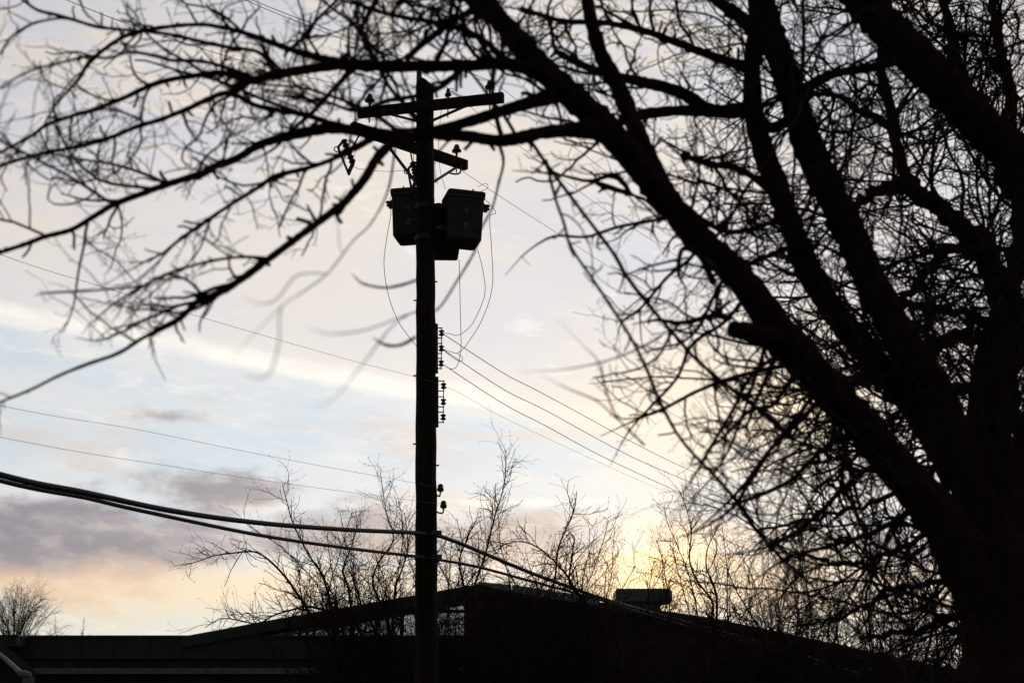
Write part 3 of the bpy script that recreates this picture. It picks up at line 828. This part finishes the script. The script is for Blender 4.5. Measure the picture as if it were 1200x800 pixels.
# ------------------------------------------------------------------ wires
UD = Vector((0.43, 0.90, 0)).normalized()
def on_line(px, py, p0, u=UD):
    """where the ray of a pixel meets the upright plane through p0 along u"""
    d = ray(px, py); o = Vector((0, 0, CAMZ)); n = Vector((u.y, -u.x, 0))
    t = (Vector(p0) - o).dot(n) / d.dot(n)
    return o + d * t
def wire(name, pts, r, label, material='bare_conductor', cat='wire', group=None, sub=8, sides=6):
    q = smooth_path([tuple(p) for p in pts], sub)
    m = MB().tube(q, r, sides).build(name, material, None, True)
    return tag(m, label, cat, group)
def line_pts(att, left=(), right=(), ul=UD, ur=UD, extend=True):
    L = [on_line(x, y, att, ul) for x, y in left]
    Rr = [on_line(x, y, att, ur) for x, y in right]
    if L and extend:
        L = [L[0] + (L[0] - L[1]) * 2.0 + Vector((0, 0, .15))] + L
    if Rr and extend:
        Rr = Rr + [Rr[-1] + (Rr[-1] - Rr[-2]) * 0.6]
    return L + [att] + Rr
WR = .0042
wire('power_line', line_pts(ins_pts['right'], [(290, -2), (400, 40), (490, 72)], [(641, 148), (729, 216), (776, 256), (900, 352), (1000, 428)]), WR,
     'thin primary wire tied to the insulator on the right end of the upper crossarm')
wire('power_line', line_pts(ins_pts['mid'], [(278, -4), (380, 38), (470, 74)], [(584, 152), (705, 243), (845, 334), (1000, 440)]), WR,
     'thin primary wire tied to the small insulator between pole and right arm end')
wire('power_line', line_pts(ins_pts['left'], [(75, -1), (190, 42), (310, 79)], [(482, 156), (560, 213), (648, 270), (770, 349), (845, 394), (1000, 480)]), WR,
     'thin primary wire tied to the insulator on the left end of the upper crossarm')
secR = [[(590, 437), (640, 463), (785, 540), (883, 580), (960, 612)], [(590, 456), (640, 481), (751, 540), (867, 588), (950, 622)], [(590, 473), (640, 499), (717, 540), (842, 597), (930, 634)]]
for k, nm in enumerate(('top', 'middle', 'bottom')):
    wire('power_line', line_pts(spools[k], (), secR[k]), .0056, f'service conductor leading right from the {nm} spool of the upper rack')
wire('power_line', line_pts(spools[3], [(0, 298), (120, 336), (237, 372), (400, 419)], [(590, 489), (699, 540), (800, 585)]), .0022,
     'fine wire running from the top spool of the lower rack across to the left')
wire('telephone_line', line_pts(hooks[0], [(0, 475), (160, 503), (330, 537)]), .0020, 'fine line reaching the upper hooked insulator from the left', cat='wire')
wire('telephone_line', line_pts(hooks[1], [(0, 512), (200, 546), (340, 567)]), .0020, 'fine line reaching the lower hooked insulator from the left', cat='wire')
c1, c2 = clamps
wire('telephone_cable', line_pts(c1, [(0, 556), (100, 577), (200, 598), (300, 612), (400, 620)], [(530, 633), (560, 645), (620, 670), (680, 692), (720, 705), (780, 722), (900, 755), (1010, 790)]),
     .029, 'thick black cable clamped highest on the pole below the hooked insulators', 'black_sheath', 'cable', sides=10)
wire('telephone_cable', line_pts(c2, [(0, 563), (100, 583), (160, 597), (300, 626), (400, 641)], [(560, 664), (620, 680), (680, 696), (720, 707.5), (780, 726), (900, 760), (1010, 796)]),
     .021, 'thinner black cable clamped to the pole just under the thick one', 'black_sheath', 'cable', sides=10)
# slack jumpers
def jump(pts, label, r=.0045, d=PD - .2):
    wire('jumper_wire', [p if isinstance(p, Vector) else P(p[0], p[1], d if len(p) < 3 else p[2]) for p in pts], r, label, 'black_sheath', sub=8)
jump([(457, 231), (458, 250), (453, 280), (450, 310), (455, 345), (466, 375), (478, 393), (488, 405)], 'slack jumper hanging from the left can terminal and back to the pole')
jump([(566, 232), (575, 240), (581, 250), (574, 255), (576, 290), (577, 335), (566, 372), (548, 402), (537, 413), (528, 412), spools[1]], 'outermost slack jumper from the right can down to the rack')
jump([(560, 293), (566, 318), (568, 345), (556, 375), (545, 388), (535, 393), (528, 391), spools[0]], 'inner slack jumper curving from the right can to the top spool')
jump([(538, 304), (539, 345), (540, 385), (540, 410), (536, 428), (528, 432), spools[2]], 'jumper dropping straight from the lowest can to the bottom spool')
jump([(536, 414), (542, 419), (540, 423), (532, 420), spools[1]], 'small curled wire tail beside the middle spool', .004)
jump([(560, 219), (570, 215), (571, 221), (561, 226), (566, 232)], 'loose wire loop above the right can terminal', .004)
jump([(533, 107, PD - .2), (543, 95, PD - .2), (548, 85, PD - .2)] , 'short jumper tail curling up beside the small insulator', .0035) if False else None
jump([on_arm(a2l, a2r, 425) + Vector((0, 0, -.08)), (413, 192, a2l.y), (430, 199), (455, 201), (470, 200), (478, 201)], 'thin jumper strung between the two fuse cutouts', .0035)
jump([(454, 146), (465, 148), (476, 152), (482, 160), (484, 175), (485, 190)], 'jumper from the left arm down to the small fuse cutout', .0045)
jump([ins_pts['mid'], (532, 105), (520, 118), (516, 140), (514, 170), (516, 200), (522, 222)], 'jumper falling behind the upper crossarm to the cans', .004)

# ------------------------------------------------------------------ the big bare tree in front
TW = [dict(gap=0.085, len=(0.16, 0.72), ang=(28, 70), r=0.0072, up=0.03, wig=0.20, f0=0.06, seg=0.035, taper=0.3, spur=0.25, tip=0.5),
      dict(gap=0.060, len=(0.05, 0.30), ang=(30, 75), r=0.0046, up=0.02, wig=0.24, f0=0.12, seg=0.03, taper=0.3, spur=0.30, tip=0.6, bud=0.0036),
      dict(gap=0.05, len=(0.015, 0.09), ang=(30, 80), r=0.0034, up=0.0, wig=0.2, f0=0.2, seg=0.03, spur=0.35, tip=0.7)]
LONG = [dict(gap=0.105, len=(0.35, 1.5), ang=(25, 80), r=0.0085, up=0.0, wig=0.10, f0=0.1, seg=0.06, taper=0.2, tip=0.4)] + TW
SPUR = [dict(gap=0.08, len=(0.02, 0.09), ang=(40, 85), r=0.0075, wig=0.2, seg=0.02, tip=0.8, f0=0.02)]
trunk_base = P(1195, 800, 5.7)
tree = thing('bare_tree', (trunk_base.x + .02, 5.7, 0), 'big multi-stemmed bare tree leaning across the sky in front of the utility pole', 'tree')
for c in LONG: c['gaps'] = True
def scaled(cfg, k=1.0, lk=1.0):
    out = []
    for c in cfg:
        c = dict(c); c['gap'] = c['gap'] / k; c['len'] = (c['len'][0] * lk, c['len'][1] * lk); out.append(c)
    return out
def traced(pts, shift=True, sub=7):
    """(px, py, depth, width in pixels) -> world points and radii"""
    pts = [(x, y, (d if d > 5.5 else min(d + 0.95 * max(min((d - 1.7) / 1.5, 1.0), 0.0), max(d, 6.0))) if shift else d, w) for x, y, d, w in pts]
    q = smooth_path([(*P(x, y, d), w / 2 * mpp(x, y, d)) for x, y, d, w in pts], 9 if max(p_[3] for p_ in pts) > 25 else 7)
    return q[:, :3], np.maximum(q[:, 3], 0.0012)
def limb(pts, seed, dens=1.0, lk=1.0, name='limb', cfg=TW, parent=tree, bark='bark', f0=None, wob=0.0):
    rng = np.random.default_rng(seed)
    q, r = traced(pts, parent is tree)
    if name == 'branch' and 0 < pts[-1][0] < 1200 and 0 < pts[-1][1] < 800 and pts[-1][3] < 6:
        r = r * np.interp(np.linspace(0, 1, len(r)), [0, .7, 1], [1, 1, .3])
    if wob:
        k = rng.normal(0, wob, q.shape); k[0] = 0
        q = q + k
    if cfg is TW and r.max() > .05: cfg = LONG
    sides = 16 if r.max() > .03 else (8 if r.max() > .008 else 6)
    knots = 1 + rng.normal(0, .035, len(r)) + np.where(rng.random(len(r)) < .10, rng.uniform(.06, .2, len(r)), 0)
    m = MB(); m.tube(q, r * knots, sides, jitter=.085 if sides > 6 else 0, rng=rng)
    if r.max() > 0.006 and pts[-1][2] > 2.3:
        grow(rng, m, q, r, 0, SPUR, None)
    o = m.build(name, bark, parent, True)
    if dens > 0:
        t = MB(); c = scaled(cfg, dens, lk)
        if f0 is not None: c[0]['f0'] = f0
        grow(rng, t, q, r, 0, c, None)
        if t.n: tag(t.build('twigs', 'twig_bark', o), kind='stuff')
    return o
# trunk down to the ground
rng0 = np.random.default_rng(1)
tb = Vector((tree.location.x + .05, 5.7, -.1))
tq = smooth_path([(tb.x + .04, tb.y, -.1, .36), (tb.x + .02, tb.y, .35, .29), (P(1192, 800, 5.7).x, 5.7, P(1192, 800, 5.7).z - .25, .25),
                  (*P(1192, 770, 5.7), .215), (*P(1180, 700, 5.69), .180), (*P(1160, 630, 5.67), .14)], 8)
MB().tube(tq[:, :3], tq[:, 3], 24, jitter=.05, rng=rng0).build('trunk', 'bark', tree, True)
# stems
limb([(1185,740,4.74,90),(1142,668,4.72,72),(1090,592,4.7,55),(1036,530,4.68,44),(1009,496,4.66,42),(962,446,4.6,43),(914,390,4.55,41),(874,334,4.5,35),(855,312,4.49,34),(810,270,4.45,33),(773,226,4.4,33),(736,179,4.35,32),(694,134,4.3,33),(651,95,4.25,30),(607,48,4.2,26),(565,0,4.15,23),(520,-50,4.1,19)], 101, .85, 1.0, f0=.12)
limb([(925,400,4.54,30),(896,393,4.5,26),(872,388,4.46,22),(856,385,4.44,19)], 102, 0, name='broken_stub')
limb([(1185,740,4.74,80),(1150,600,4.8,58),(1100,470,4.9,44),(1082,435,4.92,42),(1058,400,4.94,40),(1036,362,4.96,39),(1014,315,4.98,38),(991,262,5.0,36),(966,213,5.0,36),(943,160,5.0,35),(926,101,5.0,32),(908,51,5.0,31),(891,0,5.0,30),(875,-50,5,28)], 103, .9)
limb([(1125,560,4.85,40),(1072,477,5.1,32),(1045,446,5.15,30),(1018,414,5.2,31),(992,383,5.2,31),(966,348,5.2,30),(946,313,5.2,29),(928,267,5.2,27),(911,219,5.2,26),(894,175,5.2,25),(884,135,5.2,23),(881,78,5.2,20),(886,20,5.2,16),(880,-30,5.2,12)], 104, 1.0)
limb([(1196,760,4.76,88),(1208,700,4.85,73.9),(1228,560,5.0,61.6),(1240,400,5.1,54.6),(1232,280,5.15,51),(1200,196,5.15,49.3),(1158,155,5.15,47.5),(1120,115,5.15,46.6),(1080,74,5.15,45.8),(1036,30,5.15,44),(1005,-5,5.15,41.4),(970,-50,5.15,37)], 105, .9)
limb([(798,254,4.44,8),(786,232,4.43,14),(774,210,4.42,19),(758,180,4.42,21),(741,142,4.42,20),(724,101,4.42,20),(706,67,4.42,18),(695,34,4.4,16),(688,0,4.4,14),(680,-40,4.4,12)], 106, .9)
limb([(900,60,5.0,18),(871,24,5.0,16),(844,4,5.0,14),(810,-25,5.0,11)], 107, .8)
# boughs reaching left
limb([(672,118,4.28,24),(640,92,4.1,19),(600,76,4.0,15),(550,77,3.95,14),(500,78,3.9,13),(450,78,3.85,13),(405,76,3.8,13),(375,79,3.78,12),(320,88,3.75,11),(293,95,3.75,9),(263,86,3.72,7.5),(236,88,3.7,6.5),(202,93,3.7,6),(175,101,3.68,6),(145,115,3.65,5.5),(111,128,3.6,5),(81,137,3.6,4.8),(54,147,3.58,4.5),(37,159,3.55,4),(0,179,3.5,3.5),(-40,200,3.5,3)], 111, 1.5, .85, f0=.05)
limb([(405,74,3.8,10),(371,67,3.82,9),(337,57,3.84,8),(290,40,3.86,6),(263,33,3.86,5.5),(236,29,3.85,5),(202,31,3.85,5),(175,35,3.8,5),(148,42,3.8,5),(125,56,3.75,5),(105,73,3.75,5.5),(91,94,3.7,5),(67,121,3.65,4.5),(51,147,3.6,4.5),(39,162,3.6,3.5)], 112, 1.1, .7, name='branch')
limb([(324,86,3.75,6),(304,62,3.7,5),(270,56,3.7,5),(236,49,3.7,4.5),(196,40,3.7,4.5),(145,35,3.7,4),(115,32,3.65,4),(91,25,3.65,4),(67,18,3.6,4.5),(44,12,3.6,4),(27,0,3.6,3.5),(5,-20,3.6,3)], 113, 1.1, .7, name='branch')
limb([(110,30,3.65,3),(78,22,3.5,3),(54,24,3.4,3),(34,30,3.3,3.5),(13,44,3.2,3),(0,64,3.1,2.5)], 114, .4, .5, name='branch')
limb([(305,95,3.75,7),(270,81,3.6,5),(236,72,3.55,5),(202,71,3.5,4.5),(182,66,3.45,4.5),(152,61,3.4,4),(128,68,3.3,3.5),(101,67,3.3,3.5),(74,73,3.2,3),(34,84,3.0,3),(0,103,2.9,2.5)], 115, .5, .6, name='branch')
limb([(698,150,4.3,30),(682,152,4.2,20),(641,155,4.1,15),(607,162,4.0,15),(584,165,3.95,14),(549,160,3.92,14),(511,157,3.9,14),(486,160,3.88,14),(442,157,3.85,14),(411,152,3.82,13),(380,151,3.8,13),(337,160,3.78,11),(304,170,3.76,9.5),(277,186,3.74,9),(250,196,3.72,9),(236,204,3.7,9),(202,214,3.68,8),(169,226,3.66,7.5),(135,239,3.64,7),(111,253,3.62,6.5),(84,269,3.6,6),(54,277,3.58,6),(27,287,3.56,5.5),(0,296,3.54,5),(-40,312,3.5,4)], 116, 1.45, .75, f0=.08)
limb([(665,108,4.25,20),(630,118,4.15,16),(599,127,4.1,14),(555,141,4.05,13),(520,151,3.98,12),(480,160,3.9,10)], 117, 1.3, .8)
limb([(400,150,3.82,8),(358,135,3.75,7),(304,125,3.7,6.5),(277,112,3.68,6.5),(260,110,3.66,6.5),(236,120,3.65,6.5),(219,128,3.63,6),(189,140,3.6,6),(162,148,3.58,6),(135,159,3.56,5.5),(105,169,3.54,5),(74,175,3.52,5),(40,182,3.5,4.5),(0,194,3.48,4.5),(-40,204,3.45,4)], 118, 1.2, .6, name='branch')
limb([(293,96,3.75,7),(277,105,3.7,6.5),(255,112,3.66,6)], 119, .3, .5, name='branch')
limb([(440,160,3.85,9),(400,182,3.75,6),(364,196,3.7,6),(324,206,3.65,6.5),(304,219,3.6,5.5),(270,240,3.55,5),(233,265,3.5,5),(209,282,3.45,4.5),(192,296,3.42,4),(169,307,3.4,3.5),(150,318,3.4,3),(120,335,3.35,2.6)], 120, 1.5, .65, name='branch')
limb([(482,160,3.88,14),(470,160,3.8,13),(458,169,3.75,12),(442,185,3.7,12),(427,210,3.6,11),(411,229,3.55,10.5),(400,240,3.5,10),(368,264,3.45,9.5),(337,287,3.42,9),(314,304,3.4,9),(287,324,3.4,9),(266,338,3.4,9),(246,348,3.4,8.5),(229,355,3.4,8),(209,375,3.38,6),(169,395,3.35,5),(138,414,3.32,5),(101,427,3.3,4.5),(67,441,3.3,4),(37,456,3.3,3.6),(0,471,3.3,3),(-30,484,3.3,2.5)], 121, 1.2, .65, f0=.2)
limb([(236,353,3.4,5),(213,357,3.38,4),(189,367,3.36,4),(162,378,3.34,4),(145,388,3.3,3.5),(115,399,3.25,3.2),(88,395,3.2,2.5)], 122, 1.3, .6, name='branch')
limb([(316,303,3.4,5),(287,301,3.35,4),(257,304,3.3,4),(219,313,3.25,4),(189,324,3.2,4),(162,338,3.2,3.5),(135,355,3.2,3.2),(111,375,3.2,3),(95,392,3.2,2.4)], 123, 1.1, .6, name='branch')
limb([(169,335,3.2,3.5),(135,338,3.15,3.2),(101,341,3.1,3),(57,343,3.05,3),(40,346,3.0,2.4)], 124, .6, .6, name='branch')
limb([(240,350,3.4,5),(222,330,3.35,3.5),(195,322,3.3,3.2),(165,338,3.25,3),(130,366,3.2,2.6)], 125, 1.0, .6, name='branch')
# drooping twigs that come towards the camera
limb([(463,175,3.7,3.1),(455,222,3.2,2.6),(436,260,3,1.9),(414,282,2.88,1.7),(395,307,2.75,1.7),(381,323,2.68,1.7),(358,340,2.55,1.7),(331,358,2.35,1.5),(304,385,2.15,1.3),(273,417,2,1.1)], 131, .12, .4, name='branch')
limb([(330,359,2.35,1.7),(327,375,2.3,1.7),(327,399,2.2,1.7),(317,436,2.1,1.7),(300,442,2.05,1.4),(283,436,2.03,0.9)], 132, 0, name='branch')
limb([(383,321,2.68,1.4),(365,320,2.55,1.4),(345,325,2.45,1.7),(325,350,2.35,1.7),(305,356,2.25,1.4),(286,348,2.2,0.9)], 133, 0, name='branch')
limb([(584,166,3.95,4.8),(590,189,3.8,3.7),(584,216,3.7,3.1),(577,243,3.6,2.6),(563,270,3.5,2.6),(557,293,3.4,2.6),(535,330,3.2,2.6),(512,363,3.07,2.6),(485,366,2.94,1.9),(462,380,2.75,1.4),(445,400,2.55,1.7),(430,420,2.3,1.6),(412,443,2.15,1.4),(396,462,2.05,1.3),(378,475,2,1.2),(370,472,1.95,0.9)], 134, .22, .35, name='branch')
limb([(485,366,2.94,1.9),(465,373,2.75,1.4),(440,383,2.55,1.7),(415,389,2.35,1.7),(385,391,2.2,1.4),(360,384,2.1,1.1)], 135, .1, .3, name='branch')
limb([(487,395,3.0,4),(470,404,2.95,4),(452,404,2.9,4),(436,395,2.85,3)], 136, .8, .2, name='branch')
limb([(489,328,3.1,3.5),(470,334,3.1,3.5),(450,337,3.1,3),(425,332,3.1,3),(412,320,3.1,2.5)], 137, .8, .3, name='branch')
# upright fans near the top
limb([(475,70,3.9,8),(495,52,3.9,8),(515,37,3.9,8),(532,22,3.9,7),(556,14,3.95,6),(575,8,4,6)], 141, 1.7, .8, name='branch')
limb([(340,58,3.84,5),(357,42,3.84,4.5),(370,25,3.84,4.5),(395,0,3.84,4),(410,-20,3.84,3.5)], 142, 1.7, .8, name='branch')
limb([(510,74,3.9,6),(522,50,3.85,5.5),(527,25,3.8,5),(530,0,3.8,5),(532,-25,3.8,4)], 143, 1.9, .8, name='branch')
limb([(445,76,3.85,6),(430,55,3.9,5),(425,30,3.9,5),(440,5,3.9,4.5),(450,-20,3.9,4)], 144, 1.9, .8, name='branch')
limb([(590,72,4.0,8),(570,50,4.05,7),(540,35,4.1,6),(500,25,4.1,6),(460,18,4.1,5),(420,5,4.1,5),(390,-15,4.1,4)], 145, 1.9, .8, name='branch')
limb([(545,77,3.95,7),(520,100,3.8,7),(490,112,3.7,6),(455,118,3.65,6),(420,130,3.6,5),(385,120,3.55,5),(350,105,3.5,4)], 146, 1.6, .7, name='branch')
limb([(420,76,3.82,7),(395,100,3.7,6),(370,128,3.6,6),(345,150,3.6,5),(320,175,3.6,4.5),(290,190,3.6,4)], 147, 1.5, .7, name='branch')
# cross boughs between the stems
limb([(881,128,5.1,20),(837,130,4.9,15),(796,108,4.8,14),(759,98,4.7,13),(729,91,4.6,11),(690,80,4.5,9),(650,60,4.4,7)], 151, 1.5)
limb([(840,131,4.9,14),(790,130,4.8,13),(746,136,4.6,12),(715,150,4.45,10)], 152, .8)
limb([(880,80,5.15,14),(837,67,5.0,10),(790,49,4.9,9),(756,37,4.8,8),(709,27,4.7,7),(660,25,4.6,6),(610,10,4.5,5)], 153, 1.6)
limb([(890,140,5.1,12),(905,150,5.0,14),(935,135,5.0,12)], 154, .5, name='branch')
limb([(800,182,4.6,8),(830,192,4.8,8),(870,200,5.0,8),(910,230,5.1,9)], 155, 1.6, name='branch')
limb([(945,105,5.0,12),(965,92,5.0,11),(990,84,5.05,10),(1020,80,5.1,11),(1050,72,5.15,12)], 156, 1.6, name='branch')
limb([(700,215,4.4,6),(735,225,4.3,6),(720,205,4.2,5),(690,212,4.1,4.5),(650,204,4.0,4),(600,200,3.9,3.5)], 157, .8, .7, name='branch')
# long hanging sprays right of the pole
limb([(608,158,4,5.6),(621,165,3.9,4.8),(638,189,3.8,4.4),(658,216,3.75,4.4),(676,240,3.7,4.4),(702,274,3.7,4.4),(721,300,3.7,4.8),(736,326,3.75,5.2),(766,364,3.8,4.8),(792,394,3.9,4.8),(815,420,4,4.8),(845,446,4.1,4.8),(884,476,4.3,5.6),(925,510,4.5,7.2)], 161, .55, .6, name='branch')
limb([(640,188,3.8,4),(650,230,3.6,3.6),(661,262,3.5,3.6),(669,289,3.5,3.6),(691,322,3.5,3.6),(714,356,3.5,4),(740,397,3.6,4),(759,435,3.7,4.4),(774,472,3.8,4.8),(800,517,4,3.9),(840,560,4.3,4.4),(870,595,4.6,5.5),(883,617,4.8,5.5),(917,655,5.2,5.5),(958,692,5.6,5.5),(992,726,6,5.5),(1029,759,6.4,5.5)], 162, .55, .7, name='branch')
limb([(775,394,3.8,2.4),(740,412,3.4,2.4),(702,425,3,1.9),(657,433,2.68,1.4),(609,435,2.45,0.9)], 163, .08, .3, name='branch')
limb([(755,521,3.7,2.6),(725,491,3.3,2.4),(710,457,3.07,2.6),(702,425,2.97,1.9),(684,405,2.81,1.2),(654,375,2.61,0.9)], 164, .15, .3, name='branch')
limb([(722,490,3.3,2.1),(700,470,3,1.7),(665,455,2.75,1.4),(635,440,2.55,0.9)], 165, .1, .3, name='branch')
limb([(836,330,4.4,8),(820,300,4.2,7),(800,292,4.0,6),(795,320,3.9,5),(802,334,3.8,4)], 166, .8, .6, name='branch')
limb([(855,372,4.5,8),(835,370,4.3,7),(800,378,4.1,5.5),(770,375,4.0,4.5),(740,380,3.9,3.5)], 167, .9, .7, name='branch')
limb([(905,420,4.55,5.4),(880,440,4.4,4.8),(860,478,4.3,4.8),(835,520,4.2,4.2),(812,560,4.1,3.6),(790,590,4.0,3)], 168, 1.5, .9, name='branch')
limb([(930,440,4.6,5.4),(905,475,4.7,4.8),(880,480,4.6,4.8),(850,510,4.6,3.6),(825,530,4.5,3)], 169, 1.6, .9, name='branch')
limb([(960,470,4.65,6),(930,500,4.8,5.4),(900,530,4.9,4.8),(870,570,5.0,4.2),(840,600,5.0,3),(810,625,5.0,2.4)], 170, 1.2, 1.0, name='branch')
limb([(1000,505,4.7,7.2),(960,530,5.0,6),(930,560,5.2,5.4),(890,580,5.3,4.8),(850,590,5.3,3.6),(800,570,5.3,2.4)], 171, 1.2, 1.0, name='branch')
limb([(1030,540,5.7,7.2),(990,570,5.2,6),(950,610,5.5,5.4),(900,640,5.7,4.2),(850,650,5.8,3)], 172, 1.1, 1.0, name='branch')
limb([(1065,600,4.8,8.4),(1020,625,5.2,6.6),(970,640,5.6,5.4),(920,655,5.8,4.2),(870,690,6.0,3)], 173, 1.1, 1.0, name='branch')
limb([(800,240,4.45,8),(830,262,4.6,7),(860,272,4.8,6),(900,262,5.0,6),(930,250,5.1,6)], 174, 1.7, .8, name='branch')
limb([(850,330,4.55,7),(872,312,4.8,6),(900,300,5.0,6),(935,285,5.1,6)], 175, 1.7, .8, name='branch')

wr = np.random.default_rng(77)
for k, (x, y, d) in enumerate(((795, 254, 4.43), (822, 284, 4.45), (855, 315, 4.48), (876, 345, 4.5), (898, 372, 4.53), (922, 405, 4.56), (940, 425, 4.58), (962, 450, 4.6), (985, 472, 4.62), (1005, 495, 4.64))):
    a = math.radians(wr.uniform(105, 175)); Lp = wr.uniform(140, 290); pts = []; w0 = wr.uniform(4.5, 6.5); dd = wr.uniform(-.7, .5)
    for i in range(7):
        pts.append((x, y, d + dd * i / 6, w0 * (1 - .09 * i)))
        a += wr.normal(0, .30); x += math.cos(a) * Lp / 6; y += math.sin(a) * Lp / 6
    limb(pts, 300 + k, 1.45, .8, name='branch')

# ------------------------------------------------------------------ second tree standing behind it on the right
t2b = P(1185, 800, 8.3)
tree2 = thing('bare_tree', (t2b.x, 8.3, 0), 'dense twiggy bare tree standing behind the big leaning stems', 'tree')
TW2 = [dict(gap=0.075, len=(0.35, 1.4), ang=(25, 75), r=0.011, up=0.02, wig=0.12, f0=0.05, seg=0.08, taper=0.25, tip=0.45),
       dict(gap=0.065, len=(0.12, 0.60), ang=(25, 70), r=0.0068, up=0.02, wig=0.16, f0=0.1, seg=0.06, taper=0.3, tip=0.5),
       dict(gap=0.08, len=(0.05, 0.24), ang=(25, 70), r=0.0052, wig=0.16, f0=0.1, seg=0.06, tip=0.6)]
def limb2(pts, seed, dens=1.0, lk=1.0, name='limb'):
    return limb(pts, seed, dens, lk, name=name, cfg=TW2, parent=tree2, wob=.012)
tq = smooth_path([(t2b.x + .05, 8.3, -.1, .28), (t2b.x, 8.3, .6, .22), (*P(1182, 760, 8.3), .18), (*P(1165, 600, 8.3), .15), (*P(1160, 450, 8.3), .12), (*P(1185, 350, 8.3), .09)], 7)
MB().tube(tq[:, :3], tq[:, 3], 18, jitter=.05, rng=rng0).build('trunk', 'bark', tree2, True)
limb2([(1178,355,8.3,34),(1150,285,8.2,26),(1100,245,8.1,22),(1070,225,8.0,18),(1040,218,7.9,14),(1005,238,7.8,10),(970,262,7.7,7)], 201, 1.0)
limb2([(1085,238,8.05,16),(1062,205,8.1,14),(1048,150,8.2,12),(1036,100,8.3,11),(1028,40,8.4,10),(1015,-20,8.5,8)], 202, .85)
limb2([(1160,295,8.2,14),(1120,292,8.0,12),(1090,315,7.9,11),(1065,345,7.8,10),(1040,395,7.8,8)], 203, 1.0)
limb2([(1175,385,8.3,18),(1120,366,8.2,9),(1060,355,8.1,8),(1020,340,8.0,6)], 204, .9)
limb2([(1172,400,8.4,20),(1120,395,8.6,18),(1070,420,8.7,14),(1020,440,8.8,10),(960,470,8.8,7)], 205, 1.1)
limb2([(1180,370,8.3,24),(1195,250,8.6,18),(1185,130,8.8,14),(1172,50,8.9,12),(1160,-20,9,9)], 206, 1.15)
limb2([(1185,230,8.6,16),(1150,150,8.8,14),(1120,70,8.9,12),(1108,0,9,10)], 207, 1.0)
limb2([(1170,520,8.3,13.2),(1130,520,8.6,9.9),(1080,560,8.8,7.2),(1020,590,9,5.5),(950,610,9,3.9),(890,620,9,2.8)], 208, 0.8)
limb2([(1170,600,8.3,12.1),(1120,610,8.6,8.8),(1060,640,8.8,6.6),(1000,660,9,5),(940,650,9,3.3)], 209, 0.75)
limb2([(1172,480,8.3,11),(1120,450,8.0,8.8),(1060,480,7.8,6.6),(1000,540,7.7,5),(950,580,7.6,3.3)], 210, 1.0)
limb2([(1175,660,8.3,9.9),(1110,680,8.6,7.2),(1050,690,8.8,5.5),(985,720,9,3.9),(930,735,9,2.8)], 211, 0.7)
limb2([(1180,440,8.5,20),(1200,380,9,18),(1225,280,9.2,14)], 212, 1.0)
limb2([(1180,560,8.5,20),(1210,480,9,18),(1220,400,9.2,14)], 213, 1.0)
limb2([(1180,640,8.5,20),(1200,560,8.9,18),(1190,480,9.2,14),(1180,420,9.3,10)], 214, 1.1)
limb2([(1180,720,8.4,11),(1120,720,8.8,8.8),(1070,740,9,6.6),(1010,745,9.2,4.4)], 215, 0.9)
limb2([(1050,150,8.2,10),(1010,130,8.2,8),(970,110,8.1,6),(930,120,8,5)], 216, .8)
limb2([(1150,150,8.8,12),(1100,110,8.9,9),(1060,50,9,7),(1040,0,9,6)], 217, 1.0)
